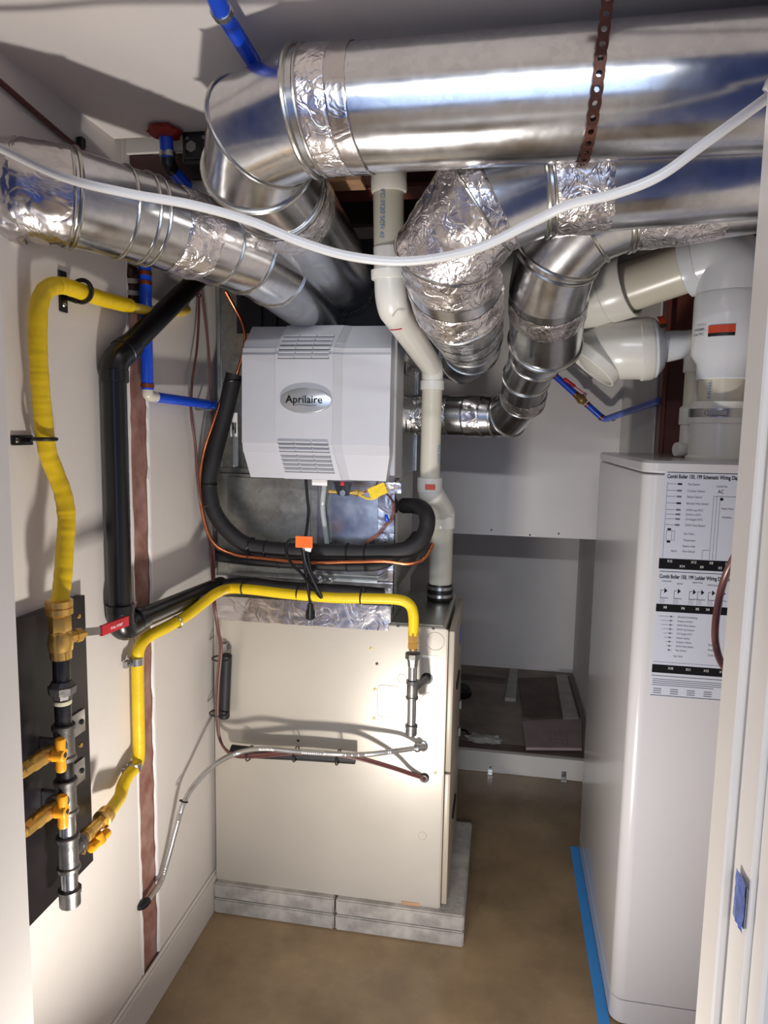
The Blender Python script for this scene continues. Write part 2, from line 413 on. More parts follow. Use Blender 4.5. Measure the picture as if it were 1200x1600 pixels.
# hall behind the viewer
hs = structure('hall_shell', (0, -1, 0))
box('hall_wall', (-2.25, -3.05, 0), (2.25, -3, 2.45), 'hall', hs, 0)
box('hall_wall', (-2.25, -3, 0), (-2.2, .64, 2.45), 'hall', hs, 0)
box('hall_wall', (2.2, -3, 0), (2.25, .64, 2.45), 'hall', hs, 0)
box('hall_ceiling', (-2.25, -3.05, 2.45), (2.25, .74, 2.5), 'ceil', hs, 0)

# strike plate wrapped in blue protective film
t = thing('strike_plate', (0.2400, 0.6572, 1.0502), 'steel strike plate with crinkled blue protective film on the right door jamb', 'strike plate')
a = (0.2385, 0.6621, 1.0131); b = (0.2385, 0.6620, 1.0761)
zc0, zc1 = a[2]+.03, b[2]+.008
box('plate', (.2375, .6465, zc0), (.2398, .669, zc1), 'zinc', t, .0008)
vs = []; fs = []
for i in range(15):
    for k in range(7):
        z = zc0-.004+(zc1-zc0+.008)*i/14; y = .6455+.027*k/6
        vs.append((.2372-.0022*abs(noise.noise(Vector((y*120, z*70, 2)))), y, z))
for i in range(14):
    for k in range(6): fs.append((i*7+k, i*7+k+1, i*7+k+8, i*7+k+7))
pyd('protective_film', vs, fs, 'film', t, True)

# steel strip column bare in the left wall
t = thing('steel_column', (XL-.01, 1.52, 0), 'rust-red primed steel strip column bare in the left wall slot', 'column')
box('flange', (XL-.03, 1.4745, .0), (XL-.006, 1.5655, 1.78), 'steel_worn', t, .0008)
# steel column at the right
t = thing('steel_column', (.56, 2.5, 0), 'dark red steel column standing behind the white boiler at the back right', 'column')
box('flange', (.518, 2.478, 0), (.534, 2.60, 2.3), 'steel_red', t, .003)
box('web', (.534, 2.53, 0), (.66, 2.54, 2.3), 'steel_red', t, .001)
box('flange', (.66, 2.478, 0), (.676, 2.60, 2.3), 'steel_red', t, .003)
# header beam
t = thing('steel_beam', (0, 1.85, 2.1), 'dark red steel beam crossing the open ceiling cavity behind the ducts', 'beam')
box('web', (XL+.01, 1.83, 2.12), (.8, 1.84, 2.30), 'steel_red', t, .001)
box('flange', (XL+.01, 1.79, 2.108), (.8, 1.88, 2.122), 'steel_red', t, .002)
box('flange', (XL+.01, 1.79, 2.298), (.8, 1.88, 2.312), 'steel_red', t, .002)
box('header_drywall', (XL+.001, 1.486, 2.102), (-.30, 1.497, 2.5), 'wall', cl, 0)
o = box('furring_board', (-.70, 1.50, 2.028), (-.32, 1.56, 2.043), 'tan', None, .001); props(o, 'tan wooden board fixed under the short dark red steel angle', 'board')
t = thing('steel_angle', (-.57, 1.53, 2.044), 'short dark red steel angle in the ceiling gap above the left duct', 'steel angle')
box('upright', (XL+.004, 1.498, 2.044), (-.30, 1.508, 2.101), 'steel_dark', t, .001); box('foot', (XL+.004, 1.508, 2.044), (-.30, 1.575, 2.053), 'steel_dark', t, .001)
t = thing('junction_box', (-0.6399, 1.4500, 2.0842), 'black electrical box up in the ceiling gap beside the blue pipe', 'electrical box')
p = Vector((-0.6536, 1.4580, 2.0814))
box('housing', p-Vector((.035, .03, .03)), p+Vector((.03, .03, .035)), 'black', t, .004)
box('cover', p-Vector((.028, .034, .022)), p+Vector((.022, -.029, .026)), 'iron', t, .002)
lathe('locknut', p-Vector((.01, .034, .0)), (0, -1, 0), [(0, .012), (.006, .012)], 'zinc', t, 6)
for dx in (-.02, .016): cyl('screw', p+Vector((dx, -.034, .018)), p+Vector((dx, -.037, .018)), .004, 'zinc', t, 8, .0005)

def perforated_strap(name, pts, w, hole, mat, root):
    F = frames(pts); L = [0]
    for i in range(1, len(pts)): L.append(L[-1]+(Vector(pts[i])-Vector(pts[i-1])).length)
    def at(s):
        for i in range(1, len(L)):
            if s <= L[i] or i == len(L)-1:
                f = (s-L[i-1])/max(1e-6, L[i]-L[i-1]); A = F[i-1]; B = F[i]
                T_ = A[1].lerp(B[1], f).normalized(); w_ = Vector((1, 0, 0)); w_ = (w_-T_*w_.dot(T_)).normalized()
                return A[0].lerp(B[0], f), w_, T_.cross(w_)
    n = int(L[-1]/(w*1.05)); st = L[-1]/n; K = 16; geos = []; th = .0011
    for j in range(n):
        vs = []
        for face in (-1, 1):
            for k in range(K):
                a = 2*pi*k/K; ca, sa = cos(a), sin(a)
                m = max(abs(ca), .0001)
                half = w*.5*(1-.30*min(1, abs(ca*1.15)**3))
                q = 1/max(abs(ca), abs(sa)); ox, oy = ca*q*st*.5, sa*q*half
                for (sx, sy) in ((ox, oy), (ca*hole, sa*hole)):
                    c, u, nn = at((j+.5)*st+sx); vs.append(c+u*sy+nn*th*face)
        fs = []; o2 = 2*K
        for k in range(K):
            k2 = (k+1) % K; A, B, C, D = 2*k, 2*k2, 2*k2+1, 2*k+1
            fs += [(A, B, C, D), (o2+D, o2+C, o2+B, o2+A), (A, o2+A, o2+B, B), (D, C, o2+C, o2+D)]
        geos.append((vs, fs))
    return merged(name, geos, mat, root, False)
# ================================================================== DUCTS
t = thing('round_duct', (-0.1526, 1.1150, 2.0030), 'largest round galvanized duct spanning the top, elbowed back above the humidifier', 'duct')
arc = fillet([(.80, 1.115, 2.003), (-.455, 1.118, 1.995), (-.42, 1.35, 1.93), (-.455, 1.95, 1.905)], .125, 3)
BIG = [(.80, 1.115, 2.003), (-.325, 1.118, 1.998), (-.41, 1.145, 1.985), (-.445, 1.215, 1.962), (-.435, 1.29, 1.945), (-.452, 1.99, 1.905)]
duct(t, BIG, .0905, ['duct_section', 'elbow_gore', 'elbow_gore', 'elbow_gore', 'duct_section'],
     tapes=[(0, .917, .946, .0008, 'foil_s'), (0, .944, .984, .0016, 'foil'), (4, .03, .15, .003, 'foil'), (4, .86, .985, .006, 'foil')], beads=[(1, .0045), (.985, .003), (2, .003), (3, .0045), (4, .003)])
for k in range(3):
    pass
t = thing('round_duct', (-0.7140, 1.3500, 1.9084), 'round galvanized duct from a taped elbow at the left wall to the plenum', 'duct')
LEFT = [(-.862, 1.105, 1.896), (-.825, 1.11, 1.897), (-.765, 1.155, 1.897), (-.715, 1.225, 1.893), (-.69, 1.262, 1.892), (-.558, 1.46, 1.872), (-.532, 1.56, 1.862), (-.527, 1.99, 1.835)]
duct(t, LEFT, .0815, ['elbow_gore', 'elbow_gore', 'elbow_gore', 'elbow_gore', 'duct_section', 'elbow_gore', 'duct_section'],
     tapes=[(0, .3, 1, .007, 'foil_s'), (1, 0, .92, .004, 'foil_s'), (4, .22, .52, .003, 'foil'), (6, .8, .985, .006, 'foil')], beads=[(2, .004), (1.9, .003), (3, .003), (3.9, .003), (4.06, .003), (4.7, .0025), (5, .0035), (6, .003)])
t = thing('round_duct', (-0.1034, 1.4500, 1.7930), 'round duct wrapped in crumpled foil tape, its elbow left of the twin duct', 'duct')
MID = [(.80, 1.305, 1.985), (0.0433, 1.3000, 1.9420), (-0.0554, 1.2850, 1.9041), (-0.1167, 1.3400, 1.8386), (-0.1034, 1.4600, 1.7721), (-0.1025, 1.9300, 1.7645), (-0.1042, 2.0500, 1.7502), (-0.1361, 2.1600, 1.7349), (-.29, 2.2, 1.775)]
duct(t, MID, [.092, .092, .092, .092, .092, .086, .082, .08, .08], ['duct_section', 'elbow_gore', 'elbow_gore', 'elbow_gore', 'duct_section', 'duct_section', 'elbow_gore', 'elbow_gore'],
     tapes=[(0, .86, .985, .003, 'foil'), (1, .72, 1, .003, 'foil'), (2, 0, 1, .006, 'foil'), (3, 0, .45, .005, 'foil'), (3, .62, 1, .005, 'foil'), (4, .05, .3, .004, 'foil'), (4, .42, .68, .004, 'foil'), (4, .75, .9, .003, 'foil')],
     beads=[(1, .004), (2, .003), (.985, .003), (3, .003), (4, .003), (5, .003), (6, .0025), (7, .003)])
t = thing('round_duct', (0.0847, 1.6200, 1.8241), 'round galvanized duct dropping by a reducer to a small elbow at the plenum', 'duct')
D4 = [(.80, 1.515, 2.03), (0.2150, 1.5000, 1.9569), (0.1458, 1.5000, 1.9308), (0.0968, 1.5400, 1.8834), (0.0861, 1.6200, 1.8241), (0.0920, 1.8000, 1.7332), (0.0716, 1.8700, 1.6968), (0.0545, 1.9500, 1.6572), (0.0492, 2.0600, 1.6040), (0.0097, 2.1700, 1.5549), (-0.0274, 2.2000, 1.5531), (-.29, 2.23, 1.556)]
duct(t, D4, [.088, .088, .088, .088, .088, .088, .066, .063, .063, .063, .063, .063], ['duct_section', 'elbow_gore', 'elbow_gore', 'elbow_gore', 'duct_section', 'reducer', 'duct_section', 'duct_section', 'elbow_gore', 'elbow_gore', 'duct_section'],
     tapes=[(0, .70, .97, .004, 'foil'), (4, .12, .42, .0035, 'foil'), (7, .55, 1, .003, 'foil'), (10, .12, .35, .002, 'foil_s'), (10, .55, .98, .006, 'foil')],
     beads=[(1, .004), (.985, .003), (2, .004), (3, .004), (3.15, .003), (5, .004), (5.12, .003), (6, .003), (7, .003), (8, .003), (9, .003), (10, .003)])
t = thing('round_duct', (0.2877, 2.7500, 1.8841), 'small galvanized duct half hidden behind the white vent pipes by back wall', 'duct')
D5 = [(0.4631, 2.6200, 2.1880), (0.3493, 2.6200, 2.1085), (0.2832, 2.6600, 1.9961), (0.2633, 2.7400, 1.8828), (0.2530, 3.0000, 1.8547)]
duct(t, [(.40, 2.66, 2.48), (0.3589, 2.6200, 2.1301), (0.2893, 2.6400, 2.0480), (0.2891, 2.7200, 1.8799), (0.1752, 2.8600, 1.9372), (0.1300, 2.9650, 1.9664)], .07, ['duct_section', 'elbow_gore', 'elbow_gore', 'elbow_gore', 'duct_section'], beads=[(2, .003), (3, .003), (1, .003)])

# hanger straps
t = thing('hanger_strap', (.11, 1.01, 2.115), 'brown perforated metal strap hanging over the front of the largest duct', 'hanger strap')
pts = [(.113, 1.006, 2.114), (.112, 1.012, 2.06), (.108, 1.0175, 2.005)]
for k in range(1, 12):
    a = pi + k*pi/2/9; pts.append((.108-.0008*k, 1.1155+.098*cos(a), 2.002+.098*sin(a)))
perforated_strap('perforated_band', pts, .0165, .0042, 'strap', t)
box('anchor', (.098, .99, 2.105), (.128, 1.02, 2.1148), 'strap', t, .002)
t = thing('hanger_strap', (-0.6482, 1.4850, 2.0782), 'short grey perforated strap hanging from ceiling gap behind the elbow of largest duct', 'hanger strap')
perforated_strap('perforated_band', [(-0.6451, 1.4850, 2.0912), (-0.6492, 1.4800, 2.0606), (-0.6562, 1.4750, 2.0222)], .02, .005, 'zinc', t)
p = Vector((-0.6593, 1.4820, 2.0273)); box('saddle_plate', p-Vector((.05, .002, .02)), p+Vector((.04, .004, .006)), 'galv2', t, .001)

# ================================================================== FURNACE STACK
pads = [(-.836, -.452, 0, 'lower left concrete paver under the furnace side by the wall'), (-.448, -.062, 0, 'lower right concrete paver under the front corner of the furnace'),
        (-.836, -.453, .05, 'upper left concrete paver touching the furnace side by the wall'), (-.447, -.062, .05, 'upper right concrete paver touching the front corner of the furnace')]
bmp = bmesh.new()
for x0, x1, z, lab in pads:
    bm = bmesh.new(); bmesh.ops.create_cube(bm, size=1); bmesh.ops.scale(bm, vec=(x1-x0, .5, .0485), verts=bm.verts)
    bmesh.ops.bevel(bm, geom=bm.edges[:], offset=.004, segments=2, affect='EDGES')
    bmesh.ops.translate(bm, vec=((x0+x1)/2, 1.878+.25+(.002 if z else 0), z+.0243), verts=bm.verts)
    o = bmobj('concrete_paver', bm, 'conc', None, True); props(o, lab, 'paver', 'pavers under the furnace')
bmp.free()
FX0, FX1, FY, FZ0, FZ1 = -.836, -.1385, 1.9, .0985, .952
t = thing('furnace', (-.49, 2.1, .0985), 'beige gas furnace cabinet standing on four concrete pavers beside the left wall', 'furnace')
FUR = t
box('cabinet', (FX0, FY+.0015, FZ0), (FX1-.004, 2.335, FZ1), 'furn', t, .002)
box('side_panel', (FX0, FY, FZ0), (FX1, FY+.0012, FZ1-.003), 'furn', t, .0004)
box('top_flange', (FX0+.005, FY+.02, FZ1), (FX1-.012, 2.33, FZ1+.002), 'galv2', t, .0005)
for z0, z1 in ((FZ0+.004, .512), (.518, FZ1-.012)):
    o = box('door', (FX1+.004, 1.915, z0), (FX1+.022, 2.33, z1), 'furn_d', t, .004, None, 2)
    box('door_handle', (FX1+.022, 2.05, (z0+z1)/2-.012), (FX1+.027, 2.17, (z0+z1)/2+.012), 'black', o, .002)
for pz in (1165, 1210):
    p = (-0.1250, 2.1443, 0.4826)
box('door_rail', (FX1-.006, 1.902, FZ0), (FX1+.004, 1.914, FZ1-.006), 'furn_d', t, .001)
box('badge_strip', (FX1+.022, 2.18, .82), (FX1+.0235, 2.25, .875), 'blue', t, .0004)
for z in (.60, .505):
    box('latch', (FX1+.022, 2.22, z-.014), (FX1+.032, 2.24, z+.014), 'zinc', t, .002)
def fp(px, py, y=FY): return None
SCR = [(-0.3551, 1.9000, 0.8784), (-0.3418, 1.9000, 0.7568), (-0.3422, 1.9000, 0.6695), (-0.1603, 1.9000, 0.5216), (-0.2781, 1.9000, 0.9499), (-0.1773, 1.9000, 0.9492), (-0.5723, 1.9000, 0.5786), (-0.3374, 1.9000, 0.8339)]
for i, p in enumerate(SCR):
    lathe('screw', (p[0], FY-.0005, p[2]), (0, -1, 0), [(0, .0042), (.0012, .004), (.002, .0022)], 'brass' if i in (0, 1, 2, 3) else 'iron', t, 10)
def ring_outline(loop, r, mat='furn_d', nm='knockout'):
    return tube(nm, loop, r, mat, t, 6, closed=True)
def circ(c, rad): return [(c[0]+rad*cos(2*pi*k/28), FY-.0002, c[2]+rad*sin(2*pi*k/28)) for k in range(28)]
for c, rad in (((-0.1708, 1.9000, 0.9124), .026), ((-0.1788, 1.9000, 0.7304), .030), ((-0.1936, 1.9000, 0.6600), .012), ((-0.1927, 1.9000, 0.3219), .012), ((-0.2637, 1.9000, 0.7958), .012)):
    ring_outline(circ(c, rad), .0008)
c0, c1 = (-0.3345, 1.9000, 0.7709), (-0.2724, 1.9000, 0.6759)
def rrect(x0, z0, x1, z1, r):
    out = []
    for cx, cz, a0 in ((x1-r, z1-r, 0), (x0+r, z1-r, 90), (x0+r, z0+r, 180), (x1-r, z0+r, 270)):
        for k in range(5): a = radians(a0+90*k/4); out.append((cx+r*cos(a), FY-.0002, cz+r*sin(a)))
    return out
ring_outline(rrect(c0[0], c1[2], c1[0], c0[2], .012), .0008)
p = (-0.2158, 1.9000, 0.8848)
box('stamped_slot', ((-0.2062, 1.9000, 0.8648)[0], FY-.001, (-0.2061, 1.9000, 0.8629)[2]), ((-0.1605, 1.9000, 0.8663)[0], FY+.0002, (-0.1606, 1.9000, 0.8701)[2]), 'white', t, 0)
p = Vector((-0.1917, 1.9000, 0.8016)); cyl('gas_opening', p+Vector((0, .0005, 0)), p-Vector((0, .002, 0)), .017, 'black', t, 20)  # black disc paints the shade inside the gas pipe hole
p = Vector((-0.1915, 1.9000, 0.5026)); lathe('grommet', p, (0, -1, 0), [(0, .014), (.004, .014), (.008, .011), (.0081, .006), (.002, .005)], 'black', t, 18)
box('base_slot', ((-0.2507, 1.9000, 0.0986)[0], FY-.002, (-0.2505, 1.9000, 0.0924)[2]), ((-0.1968, 1.9000, 0.1022)[0], FY, (-0.1969, 1.9000, 0.1083)[2]), 'tan', t, .0006)

# evaporator coil cabinet and plenum
CX0, CX1, CY, CY1 = -.836, -.30, 1.93, 2.325
t = thing('coil_cabinet', (-.57, 2.1, .955), 'galvanized coil cabinet between the beige furnace and the duct plenum', 'coil cabinet')
box('casing', (CX0, CY, .9545), (CX1, CY1, 1.37), 'galv2', t, .002)
box('lower_lip', (CX0, CY-.018, 1.055), (CX1+.002, CY, 1.067), 'galv', t, .001)
box('base_band', (CX0, FY+.003, .9545), (CX1, CY, 1.005), 'galv2', t, .001)
box('access_panel', (-.80, CY-.006, 1.085), (-.545, CY, 1.36), 'galv2', t, .0015)
box('access_panel', (-.525, CY-.006, 1.085), (-.345, CY, 1.36), 'galv', t, .0015)
pyd('side_flange', [(CX1, 1.93, 1.0), (CX1+.03, 2.3, 1.06), (CX1+.03, 2.3, 1.085), (CX1, 1.93, 1.03), (CX1-.004, 1.93, 1.0), (CX1-.004, 2.3, 1.06), (CX1-.004, 2.3, 1.085), (CX1-.004, 1.93, 1.03)],
    [(0, 1, 2, 3), (4, 5, 6, 7), (0, 1, 5, 4), (3, 2, 6, 7), (0, 3, 7, 4), (1, 2, 6, 5)], 'galv2', t)
def foil_sheet(name, a, b, nrm, u, v, amp, root, mat='foil', nu=26, nv=8):
    """crumpled foil tape on a flat face: corner a, extents u, v, proud along nrm"""
    a = Vector(a); u = Vector(u); v = Vector(v); nrm = Vector(nrm); vs = []; fs = []
    for i in range(nu+1):
        for j in range(nv+1):
            e = .06*noise.noise(Vector((i*.5, j*9, a.x*10))) if j in (0, nv) else 0
            p = a+u*(i/nu)+v*(j/nv+e); w = noise.noise(p*45)+.6*noise.noise(p*110)
            vs.append(p+nrm*(.0012+amp*max(0, w+.3)))
    n0 = len(vs)
    for i in range(nu):
        for j in range(nv): k = i*(nv+1)+j; fs.append((k, k+1, k+nv+2, k+nv+1))
    return pyd(name, vs, fs, mat, root, True)
foil_sheet('foil_tape', (CX0, FY-.0008, .934), 0, (0, -1, 0), (CX1-CX0-.005, 0, 0), (0, 0, .046), .0018, t, 'foil_s', 40, 10)
foil_sheet('foil_tape', (CX0, FY-.0006, .976), 0, (0, -1, 0), (CX1-CX0-.002, 0, 0), (0, 0, .03), .0015, t, 'foil_s', 40, 6)
foil_sheet('foil_tape', (CX1-.045, CY-.0075, .99), 0, (0, -1, 0), (.046, 0, 0), (0, 0, .36), .002, t, 'foil_s', 5, 24)
foil_sheet('foil_tape', (CX1+.001, CY-.004, .97), 0, (1, 0, 0), (0, .05, 0), (0, 0, .40), .003, t, 'foil', 6, 26)
pv = Vector((-0.5156, 1.9100, 1.0707)); lathe('drain_port', pv, (0, -1, 0), [(0, .011), (.012, .011), (.012, .007), (.02, .007)], 'zinc', t, 12)
lathe('drain_port', pv+Vector((.033, 0, 0)), (0, -1, 0), [(0, .009), (.01, .009), (.01, .006), (.016, .006)], 'zinc', t, 12)
t = thing('supply_plenum', (-.57, 2.1, 1.37), 'tall galvanized sheet-metal plenum box behind the humidifier, ducts joining it', 'plenum')
PX0, PX1, PY, PY1 = -.836, -.293, 1.945, 2.33
box('sheet_box', (PX0, PY, 1.3705), (PX1, PY1, 2.03), 'galv2', t, .002)
box('dark_section', (-.775, PY-.003, 1.775), (PX1-.02, PY+.002, 2.028), 'dark_grey', t, .001)  # dark grey sheet over the upper plenum front
for x in (-.70, -.655, -.49): box('standing_seam', (x, PY-.012, 1.775), (x+.003, PY-.002, 2.028), 'dark_grey', t, .0005)
box('corner_seam', (PX1-.012, PY-.004, 1.3705), (PX1+.003, PY, 2.03), 'galv', t, .001)
box('corner_seam', (PX0, PY-.004, 1.3705), (PX0+.012, PY, 2.03), 'galv', t, .001)
box('drive_cleat', (PX1, PY, 1.60), (PX1+.004, PY1, 1.612), 'galv', t, .001)
box('drive_cleat', (PX1, PY1-.02, 1.3705), (PX1+.006, PY1, 2.03), 'galv', t, .001)
box('slip_joint', (PX0, PY-.006, 1.3705), (PX1+.004, PY, 1.386), 'galv2', t, .001)
foil_sheet('foil_tape', (PX1+.001, PY-.002, 1.36), 0, (1, 0, 0), (0, .06, 0), (0, 0, .30), .0025, t, 'foil_s', 5, 22)
foil_sheet('foil_tape', (-.74, PY-.004, 1.352), 0, (0, -1, 0), (.42, 0, 0), (0, 0, .04), .004, t)
for p in ((-0.2930, 2.0737, 1.6900), (-0.2930, 2.1296, 1.5202)):
    foil_sheet('foil_tape', (PX1+.001, p[1]-.05, p[2]-.02), 0, (1, 0, 0), (0, .1, 0), (0, 0, .035), .002, t, 'foil_s', 6, 5)

# ------------------------------------------------------------------ humidifier
t = thing('humidifier', (-.48, 1.85, 1.372), 'white whole-house humidifier with louvred cover and oval badge on the plenum', 'humidifier')
HX0, HX1 = -.680, -.287
pr = [(1.772, 1.800), (1.722, 1.752), (1.7105, 1.748), (1.7095, 1.744), (1.693, 1.742), (1.6925, 1.739), (1.465, 1.735), (1.4645, 1.739), (1.44, 1.744), (1.4385, 1.748), (1.372, 1.768)]
def panel(name, xl, xr, off, mat='hum', back=1.83):
    """xl, xr: functions of z; closed slab with the cover's profile"""
    vs = []; fs = []; n = len(pr)
    for z, y in pr:
        a, b = xl(z), xr(z); vs += [(a, y-off, z), (b, y-off, z), (b, back, z), (a, back, z)]
    for i in range(n-1):
        for k in range(4): fs.append((4*i+k, 4*i+(k+1) % 4, 4*i+4+(k+1) % 4, 4*i+4+k))
    fs += [(0, 1, 2, 3), (4*n-4, 4*n-3, 4*n-2, 4*n-1)]
    o = pyd(name, vs, fs, mat, t)
    bm = bmesh.new(); bm.from_mesh(o.data); bmesh.ops.bevel(bm, geom=[e for e in bm.edges if e.calc_length() > .02], offset=.0012, segments=2, affect='EDGES', clamp_overlap=True); bm.to_mesh(o.data); bm.free()
    o.data.polygons.foreach_set('use_smooth', [True]*len(o.data.polygons)); o.data.set_sharp_from_angle(angle=radians(30)); return o
def bow(z, s): # the centre panel's edges flare at top and bottom
    u = abs(z-1.58)/.2; return s*(.018*max(0, u-.35)**2*2)
def taper(z): return .012*max(0, (1.44-z)/.068) if z < 1.44 else .006*max(0, (z-1.7)/.07)
panel('cover_side', lambda z: HX0+taper(z), lambda z: -.584+bow(z, 1), 0)
panel('cover_side', lambda z: -.416+bow(z, 1), lambda z: HX1-taper(z), 0)
cp = panel('cover_centre', lambda z: -.586+bow(z, 1), lambda z: -.434+bow(z, 1)*1.2, .016)
pyd('bevel_flank', [v for z, y in pr for v in ((-.436+bow(z, 1)*1.2, y-.015, z), (-.412+bow(z, 1), y-.0003, z), (-.412+bow(z, 1), 1.82, z), (-.436+bow(z, 1)*1.2, 1.82, z))],
    [(4*i+k, 4*i+(k+1) % 4, 4*i+4+(k+1) % 4, 4*i+4+k) for i in range(len(pr)-1) for k in range(4)]+[(0, 1, 2, 3), tuple(4*len(pr)-4+k for k in range(4))], 'hum', t)
box('housing', (HX0+.014, 1.825, 1.376), (HX1+.004, 1.944, 1.768), 'hum_g', t, .003)
box('housing_rim', (HX1-.008, 1.80, 1.385), (HX1+.006, 1.83, 1.76), 'hum_g', t, .002)
def yc(z):
    for (z0, y0), (z1, y1) in zip(pr, pr[1:]):
        if z1 <= z <= z0: return y0+(y1-y0)*(z0-z)/(z0-z1)
    return 1.735
def louvers(zt, zb, n):
    for k in range(n):
        z = zt+(zb-zt)*k/(n-1); y = yc(z)-.016
        for x0, x1 in ((-.577+bow(z, 1), -.534+bow(z, 1)), (-.532+bow(z, 1), -.489+bow(z, 1)), (-.487+bow(z, 1), -.444+bow(z, 1))):
            o = box('louver_slat', (x0, y-.0045, z+.0005), (x1, y+.002, z+.0052), 'hum', cp, .0008)
        box('louver_gap', (-.578+bow(z, 1), y-.0012, z-.0024), (-.443+bow(z, 1), y+.004, z+.0006), 'gap', cp, 0)
louvers(1.738, 1.682, 6); louvers(1.467, 1.392, 8)
for z in (1.7, 1.462): pass
bc = Vector((-0.5006, 1.7170, 1.5749)); zz = bc.z
def ellipse(name, c, a, b, y0, y1, mat, root, dome=0):
    vs = []; fs = []; K = 48
    for (s, y) in ((1, y1), (1, y0), (.9, y0-dome), (0, y0-dome*1.4)):
        for k in range(K): vs.append((c.x+a*s*cos(2*pi*k/K), y, c.z+b*s*sin(2*pi*k/K)))
    for i in range(3):
        for k in range(K): fs.append((i*K+k, i*K+(k+1) % K, (i+1)*K+(k+1) % K, (i+1)*K+k))
    fs.append(tuple(range(K))); return pyd(name, vs, fs, mat, root, True)
bd = ellipse('badge', bc, .0675, .0315, 1.713, 1.7195, 'badge_rim', t, .002)
ellipse('badge_face', bc, .059, .026, 1.7115, 1.716, 'badge', bd, .0006)
text('lettering', 'Aprilaire', .0275, (bc.x-.003, 1.7090, bc.z+.002), (1, 0, .0), (0, 0, 1), 'ink', bd, 'CENTER', .0004, .0002)
tube('underline', spline([(bc.x-.028, 1.7095, bc.z-.0125), (bc.x-.01, 1.7095, bc.z-.0105), (bc.x+.01, 1.7095, bc.z-.0128), (bc.x+.03, 1.7095, bc.z-.0115)]), .0005, 'ink', bd, 6)
# controls under the cover
pb = Vector((-0.4168, 1.7850, 1.3365)); lathe('bracket_bolt', pb, (0, -1, 0), [(0, .0085), (.005, .0085)], 'zinc', t, 6)
pyd('bracket_plate', [(-0.4464, 1.7900, 1.3660), (-0.3922, 1.7900, 1.3660), (-0.4022, 1.7900, 1.3281), (-0.4320, 1.7900, 1.3288), (-0.4474, 1.7940, 1.3657), (-0.3931, 1.7940, 1.3657), (-0.4031, 1.7940, 1.3277), (-0.4329, 1.7940, 1.3284)], [(0, 1, 2, 3), (4, 5, 6, 7), (0, 1, 5, 4), (1, 2, 6, 5), (2, 3, 7, 6), (3, 0, 4, 7)], 'iron', t)
box('red_mark', (-0.4249, 1.7885, 1.3548), (-0.4148, 1.7895, 1.3670), 'redh', t, .0004)
tube('solenoid_tube', [(-0.4593, 1.8000, 1.3373), (-0.3783, 1.8000, 1.3366)], .005, 'brass', t, 10)
lathe('compression_nut', (-0.3923, 1.8000, 1.3361), (1, 0, 0), [(0, .009), (.014, .009), (.016, .006), (.03, .006)], 'brass', t, 6)
box('identification_plate', (-0.5057, 1.8000, 1.3532), (-0.4636, 1.7950, 1.3686), 'white', t, .0006)
o = tube('solenoid_wire', spline([(-0.3782, 1.8000, 1.3331), (-0.3499, 1.7900, 1.3230), (-0.3241, 1.7900, 1.3290), (-0.3041, 1.8000, 1.3612)]), .0035, 'yellow2', t, 8)
tube('solenoid_wire', spline([(-0.3839, 1.8100, 1.3390), (-0.3574, 1.8000, 1.3407), (-0.3333, 1.8000, 1.3551), (-0.3266, 1.8000, 1.3690)]), .0022, 'copper_d', t, 8)
c = Vector((-0.3235, 1.7850, 1.3447)); R_ = Matrix.Rotation(radians(-24), 3, 'Y')
box('warning_tag', c-Vector((.024, .0012, .015)), c+Vector((.024, .0012, .015)), 'ytag', t, .0005, R_)
foil_sheet('foil_tape', (-0.3140, 1.8100, 1.3379), 0, (0, -1, 0), (.05, 0, 0), (0, 0, .028), .004, t, 'foil_s', 10, 6)
box('left_clip', (-0.7577, 1.8600, 1.3920), (-0.7557, 1.9000, 1.4970), 'zinc', t, .001)
box('bar_code_sticker', (-0.7710, 1.8800, 1.4785), (-0.7499, 1.8815, 1.5458), 'white', t, .0003)
for k in range(7):
    x0 = (-0.7666, 1.8790, 1.4876)
    box('bar_code', (x0[0]+k*.0021, 1.8783, x0[2]), (x0[0]+k*.0021+.0006+.0005*(k % 3), 1.8797, x0[2]+.03), 'ink', t, 0)

# clear drain hose
t = thing('drain_hose', (-0.4955, 1.9000, 1.2693), 'clear vinyl drain hose hanging under the humidifier cover', 'hose')
tube('hose', spline([(-0.4902, 1.8700, 1.3539), (-0.5032, 1.9000, 1.2874), (-0.4971, 1.9000, 1.2323), (-0.4916, 1.9100, 1.1754)]), .0075, 'clear', t, 12)
lathe('barb_fitting', (-0.4903, 1.8700, 1.3629), (0, 0, -1), [(0, .006), (.012, .0085), (.016, .0085)], 'white', t, 10)
# control wires with blue connector
t = thing('control_wires', (-0.3360, 1.8600, 1.2798), 'loose thin brown control wires with blue connector right of the drain hose', 'wire')
geo = []
for k in range(3):
    off = Vector((.003*k, .002*k, -.002*k))
    geo.append(tube_geo([q+off for q in spline([(-0.3088, 1.8200, 1.3372), (-0.2955, 1.8600, 1.3078), (-0.3014, 1.8800, 1.2645), (-0.3209, 1.8800, 1.2422), (-0.3422, 1.8800, 1.2142), (-0.3691, 1.8700, 1.1946), (-0.3864, 1.8500, 1.1681)])], .0012, 6))
merged('conductors', geo, 'copper_d', t)
c = Vector((-0.3104, 1.8700, 1.2529)); lathe('wire_nut', c, (-.2, 0, 1), [(0, .006), (.018, .0045), (.02, .003)], 'blue', t, 8)

